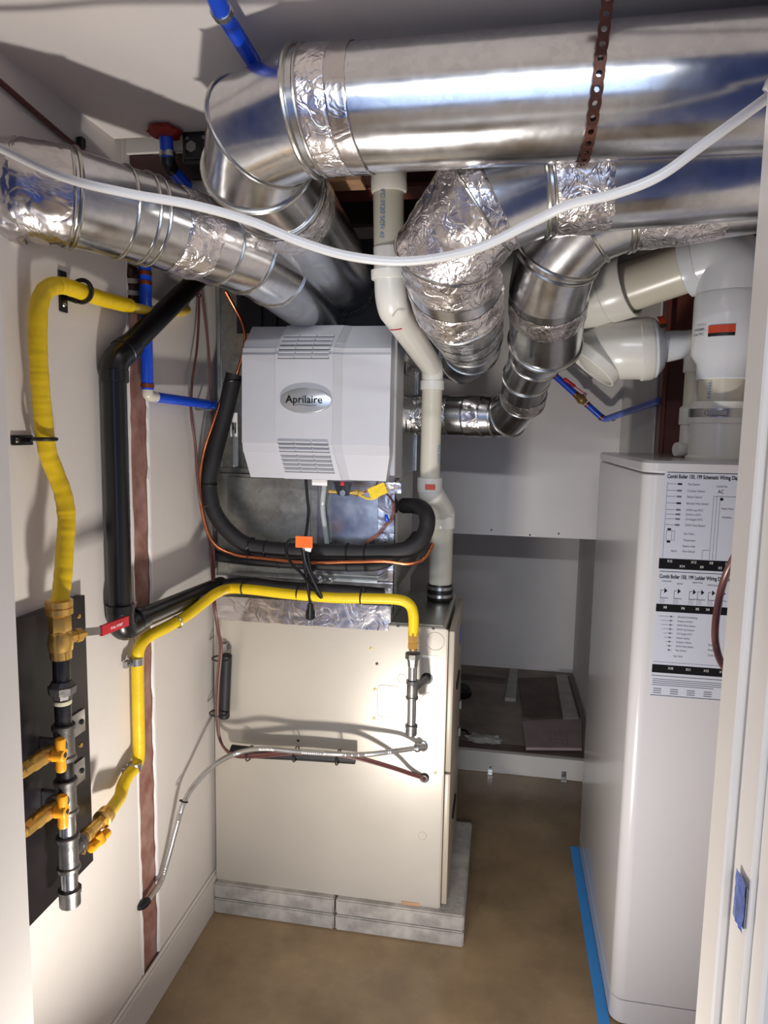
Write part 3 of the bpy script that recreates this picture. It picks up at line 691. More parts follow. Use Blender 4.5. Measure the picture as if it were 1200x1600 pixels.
# ------------------------------------------------------------------ furnace flue in cream PVC
t = thing('flue_pipe', (-0.1847, 2.2000, 0.9536), 'cream PVC flue pipe rising from furnace top, offset beside the humidifier', 'pipe')
YF, YU = 2.22, 1.52
pb = Vector((-0.1885, 2.2200, 0.9485)); XF = pb.x
A0 = Vector((XF, YF, .955)); A1 = Vector((-0.1960, 2.2200, 1.2198)); A3 = Vector((-0.2119, 2.0300, 1.3266)); A4 = Vector((-0.2106, 2.0000, 1.6852))
A5 = Vector((-0.2528, 1.5200, 1.7718)); A6 = Vector((-0.2596, 1.5000, 2.0019)); A7 = Vector((A6.x, A6.y+.02, 2.4))
cyl('pipe', A0+Vector((0, 0, .03)), Vector((XF, YF, A1.z)), .0375, 'pvc2', t, 28)
hubz = (-0.1958, 2.2200, 1.2136)[2]
lathe('elbow_hub', (XF, YF, hubz-.02), (0, 0, 1), [(0, .0405), (.002, .042), (.03, .042)], 'pvc', t, 28)
el = fillet([(XF, YF, hubz+.005), (XF, YF, hubz+.035), (A3.x, A3.y, A3.z-.0), (A3.x, A3.y, A3.z+.03)], .03, 6)
tube('offset_elbow', el, [.042]*3+[.041-.0007*k for k in range(len(el)-3)], 'pvc', t, 28)
z3 = A3.z
lathe('reducer_hub', (A3.x, A3.y, z3), (0, 0, 1), [(0, .036), (.018, .037), (.04, .037), (.043, .031)], 'pvc', t, 28)
lp = fillet([(A3.x, A3.y, z3+.03), (A4.x-.001, A4.y+.02, A4.z), A5, A6, A7], .055, 8)
lower = [(A3.x, A3.y, z3+.03), (A4.x, A4.y+.02, A4.z-.05)]
tube('pipe', lower, .0295, 'pvc2', t, 28)
B0 = Vector(lower[1]); B1 = Vector((A4.x, A4.y+.012, A4.z))
lathe('elbow_hub', B0-Vector((0, 0, .012)), (0, 0, 1), [(0, .034), (.002, .0345), (.025, .0345), (.027, .031)], 'pvc', t, 28)
e2 = fillet([B0, B1, A5, A6], .05, 8)
n2 = len(e2)//2+1
tube('offset_pipe', e2[:10]+[e2[10]], .031, 'pvc', t, 28)
tube('upper_elbow', [e2[9], e2[10]]+e2[11:-1]+[A5+(A6-A5).normalized()*.12], [.031, .034]+[.035]*(len(e2)-12)+[.035], 'pvc', t, 28)
d = (A6-A5).normalized()
q = Vector((-0.2575, 1.5150, 1.8381)); lathe('coupling', q-d*.012, d, [(0, .0375), (.002, .039), (.02, .039), (.022, .034)], 'pvc', t, 28)
tube('pipe', [q, A6, A7], .0325, 'pvc2', t, 28)
q2 = Vector((-0.2583, 1.5000, 2.0045)); lathe('coupling', q2-d*.004, d, [(0, .036), (.003, .0378), (.05, .0378), (.055, .034)], 'pvc', t, 28)
lathe('rubber_boot', (XF, YF, .955), (0, 0, 1), [(0, .040), (.004, .0425), (.02, .041), (.04, .0425), (.055, .0395)], 'black', t, 28)
for z in (.968, .993): lathe('hose_clamp', (XF, YF, z), (0, 0, 1), [(0, .0428), (.0005, .0436), (.0105, .0436), (.011, .0428)], 'zinc', t, 28)
box('pipe_label', (-0.2209, 1.9900, 1.3352), (-0.1918, 1.9930, 1.3508), 'rlabel', t, .0002)
qa = (-0.2675, 1.4705, 1.9698)
for i, (x, y0, yd, s) in enumerate(((596, 318, 1.466, 'PVC 1120 SCH 40'),)):
    text('print', s, .014, (-0.2663, 1.4655, 1.9529), (.0, 0, -1), (1, .25, 0), 'ink_b', t, 'CENTER', .0002)
text('print', 'PVC DWV', .012, (-0.1860, 2.0050, 1.4375), (0, 0, -1), (1, .9, 0), 'ink_b', t, 'CENTER', .0002)
q = Vector((-0.2373, 1.5000, 1.7172)); tube('primer_drip', spline([q+Vector((-.012, 0, .001)), q+Vector((0, -.013, -.001)), q+Vector((.012, .0, .003))]), .0015, 'redh', t, 6)

# ------------------------------------------------------------------ insulated refrigerant line + copper line
t = thing('insulated_line', (-0.5334, 1.8500, 1.1611), 'thick black foam insulated refrigerant line sweeping below the humidifier to the plenum', 'insulated pipe')
big = spline([(-0.7541, 1.8700, 1.6523), (-0.7775, 1.8600, 1.5448), (-0.8026, 1.8400, 1.4278), (-0.8163, 1.8300, 1.3413), (-0.7943, 1.8300, 1.2548), (-0.7281, 1.8400, 1.1848), (-0.6462, 1.8500, 1.1631), (-0.4619, 1.8600, 1.1628), (-0.2981, 1.8600, 1.1707), (-0.2285, 1.8700, 1.1902), (-0.2051, 1.8900, 1.2277), (-0.2047, 1.9100, 1.2684), (-0.2317, 1.9500, 1.2884), (-0.2837, 1.9900, 1.2861)], 8)
tube('foam_sleeve', big[:30], .0235, 'foam', t, 18); tube('foam_sleeve', big[29:], .0225, 'foam', t, 18)
for px, py in ((391, 852), (415, 858), (543, 863), (560, 863), (572, 863)): pass
for c, d in (((-0.6995, 1.8450, 1.1724), (1, 0, -.3)), ((-0.6538, 1.8500, 1.1627), (1, 0, 0)), ((-0.4196, 1.8600, 1.1648), (1, 0, 0)), ((-0.3685, 1.8600, 1.1673), (1, 0, 0)), ((-0.8144, 1.8300, 1.3432), (0, 0, 1)), ((-0.7592, 1.8680, 1.6309), (-.2, 0, 1))):
    zip_tie(c, d, .0248, t)
p = Vector((-0.2894, 1.9900, 1.2859)); lathe('suction_stub', p+Vector((-.06, .0, 0)), (1, 0, 0), [(0, .02), (.05, .02), (.052, .016), (.07, .016)], 'foil_s', t, 16)
t = thing('insulated_line', (-0.5418, 1.8800, 1.1185), 'thinner black foam insulated line tucked just under the thick foam line', 'insulated pipe')
sm = spline([(-0.8299, 1.9000, 1.1269), (-0.7384, 1.8900, 1.1217), (-0.6391, 1.8850, 1.1201), (-0.5054, 1.8850, 1.1194), (-0.3932, 1.8850, 1.1214), (-0.3197, 1.8850, 1.1325), (-0.2543, 1.9300, 1.1831), (-0.2450, 2.0000, 1.1954)], 8)
tube('foam_sleeve', sm, .0165, 'foam', t, 16)
for px in ((-0.6275, 1.8850, 1.1206), (-0.4247, 1.8850, 1.1217), (-0.3710, 1.8850, 1.1244)): zip_tie(px, (1, 0, 0), .0178, t)
t = thing('copper_line', (-0.5275, 1.8300, 1.1377), 'thin bright copper line tied along the black foam line', 'copper pipe')
cp1 = spline([(-0.7496, 1.8000, 1.8656), (-0.7367, 1.8300, 1.8290), (-0.7269, 1.8700, 1.7874), (-0.7350, 1.9000, 1.7353), (-0.7624, 1.9000, 1.6458), (-0.7808, 1.8600, 1.5983), (-0.8013, 1.8350, 1.5172), (-0.8238, 1.8150, 1.4280), (-0.8318, 1.8050, 1.3391), (-0.8192, 1.8000, 1.2538), (-0.7915, 1.8000, 1.1826), (-0.7354, 1.8100, 1.1509), (-0.6544, 1.8200, 1.1422), (-0.5260, 1.8250, 1.1350), (-0.4088, 1.8300, 1.1418), (-0.3105, 1.8300, 1.1486), (-0.2405, 1.8350, 1.1441), (-0.2024, 1.8500, 1.1592), (-0.1836, 1.8800, 1.1943)], 8)
tube('line', cp1, .0052, 'copper', t, 10)
zip_tie((-0.6939, 1.8150, 1.1484), (1, 0, 0), .007, t)

# black foam strip behind the yellow gas tube
t = thing('insulated_line', (-0.5516, 1.8500, 1.0573), 'black foam tube lying behind the yellow tube above the furnace', 'insulated pipe')
tube('foam_sleeve', spline([(-0.7891, 1.8400, 1.0478), (-0.7096, 1.8400, 1.0598), (-0.5861, 1.8400, 1.0538), (-0.4203, 1.8450, 1.0531), (-0.3121, 1.8500, 1.0492)]), .0205, 'foam', t, 16)

# ------------------------------------------------------------------ humidifier power cord
t = thing('power_cord', (-0.5128, 1.7800, 1.1070), 'black power cord with folded loops and plug dangling below the humidifier', 'cord')
tube('cable', spline([(-0.5237, 1.8000, 1.3700), (-0.5198, 1.8000, 1.3232), (-0.5174, 1.8050, 1.2791), (-0.5228, 1.8000, 1.2179), (-0.5270, 1.7900, 1.1927), (-0.5181, 1.7850, 1.1411), (-0.4982, 1.7800, 1.0723), (-0.4842, 1.7750, 1.0566), (-0.4906, 1.7650, 1.1025), (-0.5196, 1.7650, 1.1796), (-0.5318, 1.7700, 1.2044), (-0.5605, 1.7700, 1.2031), (-0.5694, 1.7700, 1.1764), (-0.5549, 1.7700, 1.1420), (-0.5264, 1.7650, 1.1181), (-0.4962, 1.7600, 1.0857), (-0.4734, 1.7550, 1.0619), (-0.4650, 1.7500, 1.0601), (-0.4829, 1.7500, 1.0939), (-0.5079, 1.7500, 1.1481), (-0.5166, 1.7550, 1.1849)], 8), .0042, 'black', t, 8)
tube('cable', spline([(-0.5247, 1.7700, 1.1960), (-0.5172, 1.7700, 1.1351), (-0.5084, 1.7650, 1.0927), (-0.5014, 1.7600, 1.0591), (-0.4977, 1.7600, 1.0328)], 6), .0042, 'black', t, 8)
tube('cable', spline([(-0.5108, 1.7650, 1.1974), (-0.5001, 1.7600, 1.1379), (-0.4848, 1.7570, 1.0992), (-0.4775, 1.7570, 1.0647)], 6), .0042, 'black', t, 8)
p0 = Vector((-0.4977, 1.7600, 1.0364)); dz = Vector((.03, -.1, -1)).normalized()
lathe('plug', p0, dz, [(0, .007), (.006, .009), (.012, .0085), (.022, .0125), (.04, .0135), (.043, .011)], 'black', t, 14)
for s in (-.006, .006): 
    q = p0+dz*.042+Vector((s, 0, 0)); box('prong', q+Vector((-.0008, -.003, -.017)), q+Vector((.0008, .003, 0)), 'zinc', t, .0004)
q = p0+dz*.042+Vector((0, .006, 0)); cyl('ground_pin', q, q+Vector((0, 0, -.019)), .0022, 'zinc', t, 8)
zip_tie((-0.5009, 1.7630, 1.1234), (.3, 0, -1), .014, t)
c = Vector((-0.5150, 1.7550, 1.2040)); o = box('warning_tag', c-Vector((.0235, .0008, .0155)), c+Vector((.0235, .0008, .0155)), 'otag', t, .0003)
for k in range(4): box('tag_line', c+Vector((-.006-.004*(k % 2), -.0011, .006-.005*k)), c+Vector((.019, -.0007, .0066-.005*k)), 'rlabel', o, 0)
c2 = c+Vector((.008, .001, -.018)); box('paper_slip', c2-Vector((.012, .0005, .006)), c2+Vector((.012, .0005, .006)), 'white', t, .0002, Matrix.Rotation(radians(14), 3, 'Y'))

# ------------------------------------------------------------------ yellow gas tube to the furnace with drip leg
t = thing('gas_drip_leg', (-0.2155, 1.7700, 0.8109), 'grey iron drip leg with brass nut in front of the furnace side', 'gas pipe')
XD, YD = (-0.2171, 1.7700, 0.9520)[0], 1.77
ZT = {1: (-0.2177, 1.7700, 0.9781)[2], 2: (-0.2183, 1.7700, 0.9309)[2], 3: (-0.2180, 1.7700, 0.9168)[2], 4: (-0.2171, 1.7700, 0.8799)[2], 5: (-0.2162, 1.7700, 0.8410)[2], 6: (-0.2150, 1.7700, 0.7895)[2], 7: (-0.2150, 1.7700, 0.7160)[2], 8: (-0.2161, 1.7700, 0.6870)[2]}
lathe('flare_nut', (XD, YD, ZT[2]), (0, 0, 1), [(0, .0155), (.014, .0155), (.0142, .0145), (.026, .0155), (.042, .0155), (.043, .0145)], 'brass', t, 6)
lathe('adapter', (XD, YD, ZT[2]-.006), (0, 0, 1), [(0, .012), (.012, .012)], 'brass_d', t, 16)
lathe('union_nut', (XD, YD, ZT[4]), (0, 0, 1), [(0, .0135), (.01, .014), (.022, .0165), (.0225, .0215), (.036, .0215), (.0365, .019)], 'iron_l', t, 8)
cyl('nipple', (XD, YD, ZT[5]), (XD, YD, ZT[4]+.002), .0122, 'zinc', t, 18)
lathe('tee', (XD, YD, ZT[6]), (0, 0, 1), [(0, .0165), (.006, .0175), (.008, .015), (.042, .015), (.044, .0175), (.052, .0165)], 'iron_l', t, 20)
cyl('nipple', (XD, YD, ZT[7]), (XD, YD, ZT[6]), .0122, 'zinc', t, 18)
lathe('cap', (XD, YD, ZT[8]), (0, 0, 1), [(0, .013), (.003, .0155), (.022, .0155), (.023, .0172), (.030, .0172)], 'iron_l', t, 14)
pz = (ZT[5]+ZT[6])/2
cyl('branch_nipple', (XD+.002, YD, pz), ((-0.1917, 1.9000, 0.8016)[0], 1.898, (-0.1917, 1.9000, 0.8016)[2]), .0118, 'iron', t, 16)
t = thing('gas_tube', (-0.8250, 1.4443, 0.8517), 'thin yellow gas tube from lower left valve, looping across to the drip leg', 'gas pipe')
yl = spline([(-0.8000, 1.2638, 0.6825), (-0.8100, 1.3098, 0.6788), (-0.8200, 1.3472, 0.6767), (-0.8250, 1.3669, 0.6885), (-0.8260, 1.3910, 0.7007), (-0.8260, 1.4281, 0.7072), (-0.8260, 1.4409, 0.7344), (-0.8260, 1.4425, 0.8366), (-0.8260, 1.4444, 0.9452), (-0.8220, 1.4448, 0.9855), (-0.8150, 1.4712, 1.0059), (-0.8000, 1.5438, 1.0130), (-0.7850, 1.6107, 1.0221), (-0.7650, 1.6745, 1.0428), (-0.7480, 1.7183, 1.0595), (-0.7391, 1.7850, 1.0574), (-0.6773, 1.7800, 1.0603), (-0.5653, 1.7750, 1.0553), (-0.4383, 1.7700, 1.0534), (-0.3331, 1.7700, 1.0579), (-0.2606, 1.7700, 1.0588), (-0.2295, 1.7700, 1.0468), (-0.2186, 1.7700, 1.0181), (-0.2174, 1.7700, 0.9659)], 8)
tube('jacketed_tube', yl, .0142, 'yellow', t, 18)
for p, d in (((-0.6977, 1.7800, 1.0609), (1, 0, 0)), ((-0.5381, 1.7750, 1.0552), (1, 0, 0)), ((-0.3609, 1.7700, 1.0563), (1, 0, 0))):
    q = Vector(p); zip_tie(q+Vector((0, .016, .002)), d, .031, t, 'black', .021)
for p in ((-0.8260, 1.4392, 0.9577), (-0.8260, 1.4224, 0.7084)):
    q = Vector(p); lathe('tube_clamp', q-Vector((0, 0, .009)), (0, 0, 1), [(0, .0148), (.0005, .0162), (.0175, .0162), (.018, .0148)], 'zinc', t, 20)
    box('clamp_tab', q+Vector((-.016, -.032, -.008)), q+Vector((-.005, -.0135, .008)), 'zinc', t, .001); lathe('clamp_screw', q+Vector((-.005, -.023, 0)), (1, 0, 0), [(0, .005), (.004, .004)], 'zinc', t, 8)
q = Vector((-0.7900, 1.5748, 1.0165)); zip_tie(q, (.3, 1, .2), .0152, t, 'zinc')

# ------------------------------------------------------------------ main gas riser and manifold on the left wall
t = thing('backboard', (-0.8300, 1.1616, 0.8990), 'black painted plywood backboard on left wall behind the gas manifold', 'board')
A = (-0.8330, 1.0556, 1.1639); B = (-0.8330, 1.2591, 1.1572); C = (-0.8330, 1.2516, 0.5755)
box('panel', (XL, .94, C[2]), (XL+.017, B[1], B[2]), 'board', t, .001)
for p in ((-0.8330, 1.2402, 1.1186), (-0.8330, 1.2322, 0.8491), (-0.8330, 1.2308, 0.6149)): lathe('screw', (XL+.017, p[1]-.004, p[2]), (1, 0, 0), [(0, .005), (.002, .0045), (.0025, .002)], 'brass', t, 10)
XM = -.785
t = thing('gas_manifold', (-0.7850, 1.1065, 0.8023), 'vertical iron gas manifold with brass valves in front of the black backboard', 'gas manifold')
YM = (-0.7850, 1.1078, 0.9275)[1]
Z = lambda p: p[2]
zz_ = [(-0.7850, 1.1187, 1.1862)[2], (-0.7850, 1.1172, 1.1590)[2], (-0.7850, 1.1154, 1.1270)[2], (-0.7850, 1.1140, 1.1032)[2], (-0.7850, 1.1144, 1.0764)[2], (-0.7850, 1.1120, 1.0345)[2], (-0.7850, 1.1101, 1.0008)[2], (-0.7850, 1.1111, 0.9509)[2], (-0.7850, 1.1110, 0.8810)[2], (-0.7850, 1.1089, 0.8442)[2], (-0.7850, 1.1069, 0.7741)[2], (-0.7850, 1.1045, 0.7319)[2], (-0.7850, 1.1025, 0.6607)[2], (-0.7850, 1.1003, 0.6231)[2], (-0.7850, 1.0984, 0.5878)[2]]
def seg(i, j, name, prof, mat, n=20):
    h = zz_[i]-zz_[j]; return lathe(name, (XM, YM, zz_[j]), (0, 0, 1), [(a*h, r) for a, r in prof], mat, t, n)
seg(0, 1, 'compression_nut', [(0, .019), (.04, .0235), (.45, .0235), (.47, .021), (.55, .021), (.57, .0238), (.96, .0238), (1, .02)], 'brass', 24)
seg(1, 2, 'hex_adapter', [(0, .0185), (.1, .0195), (.9, .0195), (1, .017)], 'brass', 6)
vb = seg(2, 4, 'valve_body', [(0, .0185), (.3, .0185), (.32, .021), (.42, .0215), (.6, .0225), (.8, .021), (.95, .0195), (1, .017)], 'brass', 24)
seg(3, 4, 'valve_end', [(0, .019), (.5, .0192), (.52, .0205), (.95, .0205)], 'brass_d', 6)
zv = (zz_[2]+zz_[3])/2-.004; hd = Vector((.35, .92, 0)).normalized(); q = Vector((XM, YM, zv))
lathe('valve_stem', q+hd*.018, hd, [(0, .011), (.012, .011), (.0125, .013), (.024, .013), (.0245, .007), (.034, .007)], 'brass', t, 8)
h0 = q+hd*.045+Vector((.004, 0, .004)); h1 = Vector((-0.7600, 1.2017, 1.1039)); h2 = Vector((-0.7550, 1.2843, 1.1011))
def flat_bar(name, a, b, w, th, mat, root):
    a, b = Vector(a), Vector(b); d = (b-a).normalized(); s = Vector((1, 0, 0)); s = (s-d*s.dot(d)).normalized(); up = d.cross(s)
    vs = [p+up*(w*i)+s*(th*k) for p in (a, b) for i, k in ((-1, -1), (1, -1), (1, 1), (-1, 1))]
    return pyd(name, vs, [(0, 1, 2, 3), (4, 5, 6, 7), (0, 1, 5, 4), (1, 2, 6, 5), (2, 3, 7, 6), (3, 0, 4, 7)], mat, root)
flat_bar('lever', h0, h1, .0075, .0014, 'zinc', t)
hg = flat_bar('lever_grip', h1-(h2-h1)*.05, h2, .010, .0035, 'redh', t)
dl = (Vector(h2)-Vector(h1)).normalized()
text('print', 'FULL PORT', .008, (Vector(h1)+Vector(h2))/2+Vector((.0055, -.003, 0)), dl, (0, -dl.z*.8+.0, 1) , 'white', hg, 'CENTER', .0002)
seg(4, 5, 'nipple', [(0, .0148), (.02, .0155), (.9, .0155), (1, .0142)], 'iron')
seg(5, 6, 'union', [(0, .017), (.25, .018), (.3, .0245), (.7, .0255), (.75, .022), (1, .018)], 'iron_l', 8)
seg(6, 7, 'nipple', [(0, .0148), (.95, .0152), (1, .0146)], 'iron')
o = seg(6, 7, 'thread_tape', [(.78, .0153), (.8, .0158), (.93, .0158), (.95, .015)], 'ptape')
TEE = [(0, .0195), (.03, .0212), (.12, .0212), (.15, .0182), (.85, .0182), (.88, .0212), (.97, .0212), (1, .0195)]
seg(7, 8, 'tee', TEE, 'iron_l', 22); seg(8, 9, 'nipple', [(0, .0155), (1, .0155)], 'iron')
seg(9, 10, 'tee', TEE, 'iron_l', 22); seg(10, 11, 'nipple', [(0, .0155), (1, .0155)], 'zinc')
seg(11, 12, 'tee', TEE, 'iron_l', 22); seg(12, 13, 'nipple', [(0, .0155), (.5, .0155), (.52, .0162), (1, .0158)], 'zinc')
seg(13, 14, 'cap', [(0, .016), (.08, .0195), (.75, .0195), (.78, .0215), (1, .0215)], 'iron_l', 12)
def branch(zc, dy, handle_first):
    q = Vector((XM, YM, zc)); d = Vector((0, dy, 0))
    lathe('tee_branch', q+d*.012, d, [(0, .0155), (.014, .0165), (.0145, .0195), (.024, .0195), (.025, .017)], 'iron_l', t, 20)
    cyl('nipple', q+d*.036, q+d*.055, .0128, 'brass_d', t, 16)
    lathe('valve_body', q+d*.05, d, [(0, .0125), (.004, .015), (.016, .015), (.020, .0135), (.036, .0145), (.04, .0125), (.05, .0125)], 'brass', t, 12)
    lathe('valve_end', q+d*.098, d, [(0, .0135), (.018, .0135), (.02, .0105), (.16, .0105)] if dy < 0 else [(0, .0135), (.012, .0135)], 'brass', t, 6)
    return q+d*.07
def tee_handle(c, up):
    """two-wing plastic cock handle"""
    c = Vector(c); up = Vector(up).normalized(); h = cyl('valve_handle', c, c+up*.022, .012, 'orange', t, 16)
    side = Vector((0, 0, 1)) if abs(up.z) < .5 else Vector((0, 1, 0))
    for s in (-1, 1):
        e = c+up*.016+side*s*.024
        lathe('handle_wing', c+up*.014, side*s, [(0, .0095), (.014, .0085), (.024, .0095), (.03, .0085), (.032, .005)], 'orange', h, 12)
    cyl('handle_screw', c+up*.021, c+up*.0235, .0055, 'iron', h, 10)
for zc in ((zz_[7]+zz_[8])/2, (zz_[9]+zz_[10])/2):
    c = branch(zc, -1, True); tee_handle(c+Vector((.012, .02, .0)), (1, .15, 0))
c = branch((zz_[11]+zz_[12])/2, 1, False)
tee_handle(c+Vector((.008, .008, -.01)), (.45, .1, -1))
q = Vector((XM, YM+.108, (zz_[11]+zz_[12])/2))
lathe('compression_nut', q, (-.15, 1, .0), [(0, .014), (.003, .0195), (.014, .0195), (.0145, .017), (.018, .0185), (.028, .0185), (.030, .014)], 'brass', t, 24)
for zc, ya, yb_ in (((-0.8320, 1.2204, 0.8997)[2], (-0.8320, 1.1956, 0.9103)[1], (-0.8320, 1.2417, 0.8906)[1]), ((-0.8320, 1.2148, 0.7970)[2], (-0.8320, 1.1920, 0.8085)[1], (-0.8320, 1.2362, 0.7862)[1])):
    o = box('pipe_bracket', (XL+.0172, ya-.02, zc-.024), (XL+.0205, yb_, zc+.024), 'zinc', t, .0075, None, 2)
    lathe('bracket_screw', (XL+.0205, (ya+yb_)/2+.01, zc), (1, 0, 0), [(0, .006), (.003, .005), (.004, .002)], 'iron', t, 8)
    box('bracket_arm', (XL+.0172, YM-.006, zc-.02), (XM, YM+.006, zc+.02), 'zinc', t, .001)
o = box('wall_bracket', (XL+.0172, .952, (-0.8300, 1.0555, 0.6759)[2]-.03), (XL+.021, .975, (-0.8300, 1.0555, 0.6759)[2]+.03), 'zinc', t, .001)

t = thing('gas_riser', (-0.7900, 1.1240, 1.1847), 'thick yellow gas tube rising from the brass ball valve up the left wall', 'gas pipe')
ym = spline([(XM, YM, zz_[0]-.01), (-0.7870, 1.1236, 1.2209), (-0.7900, 1.1365, 1.2721), (-0.7930, 1.1498, 1.3298), (-0.8000, 1.1513, 1.3770), (-0.8100, 1.1437, 1.4185), (-0.8150, 1.1329, 1.4538), (-0.8150, 1.1242, 1.5168), (-0.8150, 1.1185, 1.5952), (-0.8150, 1.1191, 1.6617), (-0.8150, 1.1253, 1.7088), (-0.8150, 1.1462, 1.7402), (-0.8150, 1.1889, 1.7567), (-0.8150, 1.2477, 1.7580), (-0.8150, 1.3233, 1.7577), (-0.8200, 1.4376, 1.7640)], 10)
fine = []
for a, b in zip(ym, ym[1:]):
    n = max(1, int((b-a).length/.0024)); fine += [a.lerp(b, k/n) for k in range(n)]
F_ = frames(fine); rr = []
for i, (p, tt, u, v) in enumerate(F_):
    bend = F_[min(i+8, len(F_)-1)][1].angle(F_[max(i-8, 0)][1])
    rr.append(.0157+(.0005+.0018*min(.5, bend))*noise.noise(Vector((i*.37, 2.1, .4)))+.0003*noise.noise(p*55))
tube('jacketed_tube', fine, rr, 'yellow', t, 22)
tube('bare_tube', spline([(-0.8200, 1.4244, 1.7631), (-0.8220, 1.4735, 1.7648), (-0.8250, 1.5517, 1.7725), (-0.8350, 1.7108, 1.7981), (-0.8500, 1.7792, 1.8148)], 6), .0115, 'yellow2', t, 16)
# clips
t = thing('pipe_clip', (-0.8500, 1.2453, 1.7580), 'black ring clip and plate holding the thick yellow tube near the ceiling', 'pipe clip')
pc = (-0.8480, 1.2425, 1.7956); pd = (-0.8480, 1.2440, 1.7181)
box('plate', (XL+.0005, pc[1]-.012, pd[2]), (XL+.004, pc[1]+.012, pc[2]), 'black', t, .001)
lathe('screw', (XL+.004, pc[1], pd[2]+.014), (1, 0, 0), [(0, .005), (.002, .004)], 'zinc', t, 8)
q = Vector((-0.8150, 1.2539, 1.7592)); Fq = frames([(-0.8150, 1.2078, 1.7560), (-0.8150, 1.3007, 1.7560)])[0]
tube('ring', [q+(Fq[2]*cos(2*pi*k/28)+Fq[3]*sin(2*pi*k/28))*.021 for k in range(28)], .0042, 'black', t, 8, closed=True)
tube('arm', [(XL+.003, pc[1]+.005, q.z-.012), q+Vector((-.005, -.01, -.021))], .0045, 'black', t, 8)
t = thing('pipe_clip', (-0.8500, 1.1394, 1.4726), 'black bar clip under the thick yellow tube halfway up the left wall', 'pipe clip')
pa = Vector((-0.8450, 1.0827, 1.4732)); pb_ = Vector((-0.8000, 1.1420, 1.4759)); yb = (-0.8450, 1.1380, 1.4727)[1]
box('plate', (XL+.0005, pa.y, pa.z-.009), (XL+.004, yb, pa.z+.009), 'black', t, .001)
lathe('screw', (XL+.004, pa.y+.013, pa.z), (1, 0, 0), [(0, .005), (.002, .004)], 'zinc', t, 8)
q = Vector((-0.8150, 1.1253, 1.4758))
tube('ring', [q+Vector((cos(2*pi*k/28)*.020, sin(2*pi*k/28)*.020, 0)) for k in range(28)], .0036, 'black', t, 8, closed=True)
tube('arm', [(XL+.003, yb-.005, pa.z), q+Vector((-.012, -.016, 0))], .004, 'black', t, 8)

# ------------------------------------------------------------------ black drain pipe on the left wall
t = thing('drain_pipe', (-0.8150, 1.3571, 1.0629), 'black plastic drain pipe down the left wall, angled at top and bottom', 'pipe')
XB = -.816
v0 = Vector((-0.8160, 1.3601, 1.6124)); v1 = Vector((-0.8160, 1.3617, 1.0688)); yv = (v0.y+v1.y)/2
v0.y = yv; v1.y = yv
cyl('pipe', (XB, yv, v1.z), (XB, yv, v0.z), .0248, 'abs', t, 26)
top = Vector((-0.8000, 1.7248, 1.8756))
tube('pipe', [Vector((-0.8150, 1.4034, 1.6637)), top+(top-Vector((-0.8150, 1.4034, 1.6637)))*.35], .0248, 'abs', t, 26)
tube('elbow', fillet([(XB, yv, v0.z-.02), (XB, yv, v0.z+.024), Vector((-0.8140, 1.4285, 1.6776))], .04, 6), .0282, 'abs', t, 26)
lathe('hub', (XB, yv, v0.z-.018), (0, 0, 1), [(0, .028), (.001, .0298), (.024, .0298), (.025, .028)], 'abs', t, 26)
dd = (top-Vector((-0.8150, 1.4034, 1.6637))).normalized(); lathe('hub', Vector((-0.8150, 1.3955, 1.6587)), dd, [(0, .0282), (.001, .0296), (.02, .0296), (.021, .0275)], 'abs', t, 26)
e0 = Vector((XB, yv, v1.z)); be = Vector((-0.7956, 1.8600, 1.0487)); 
tube('elbow', fillet([e0+Vector((0, 0, .04)), e0+Vector((0, 0, -.016)), e0+(be-e0)*.16+Vector((0, 0, -.006))], .035, 8), .0285, 'abs', t, 26)
lathe('hub', e0+Vector((0, 0, .026)), (0, 0, 1), [(0, .0285), (.001, .030), (.018, .030), (.019, .0285)], 'abs', t, 26)
dl = (be-e0).normalized()
lathe('hub', e0+(be-e0)*.10+Vector((0, 0, -.006)), dl, [(0, .0285), (.001, .030), (.02, .030), (.021, .028)], 'abs', t, 26)
tube('pipe', [e0+(be-e0)*.12+Vector((0, 0, -.006)), be], .0245, 'abs', t, 26)
lathe('foil_glue_ring', e0+(be-e0)*.10+dl*.021+Vector((0, 0, -.006)), dl, [(0, .0262), (.0015, .0285), (.003, .0255)], 'ptape', t, 26)
text('print', 'ABS-DWV CELLULAR CORE', .016, (XB+.0215, yv+.0128, 1.38), (0, 0, -1), (-.5, .86, 0), 'ink_g', t, 'CENTER', .0002)

# ------------------------------------------------------------------ blue water pipes
t = thing('water_pipe', (-0.8200, 1.5116, 1.7456), 'blue water pipe dropping down left wall behind the black drain pipe', 'water pipe')
YB_ = (-0.8250, 1.5208, 1.7471)[1]
x_ = -.828
pt = Vector((-0.8280, 1.5266, 1.8917)); pe = Vector((-0.8280, 1.5250, 1.5745)); ph = Vector((-0.8205, 1.9300, 1.5630))
cyl('pipe', (x_, YB_, pe.z+.012), (x_, YB_, pt.z+.12), .0138, 'blue', t, 20)
for p in ((-0.8280, 1.5249, 1.8514), (-0.8280, 1.5240, 1.8297), (-0.8280, 1.5259, 1.5968)):
    lathe('clamp_ring', (x_, YB_, p[2]-.005), (0, 0, 1), [(0, .0142), (.0005, .0152), (.0095, .0152), (.01, .0142)], 'copper_d', t, 20)
tube('elbow', fillet([(x_, YB_, pe.z+.016), (x_, YB_, pe.z), (x_+.004, YB_+.03, pe.z-.002)], .012, 5), .013, 'pvc2', t, 18)
tube('pipe', [(x_+.003, YB_+.02, pe.z-.002), (-.812, 1.945, (-0.8347, 1.9400, 1.5651)[2])], .0125, 'blue', t, 18)
cyl('wall_hanger', (XL, YB_+.30, pe.z-.022), (x_+.03, YB_+.30, pe.z-.022), .004, 'zinc', t, 8)
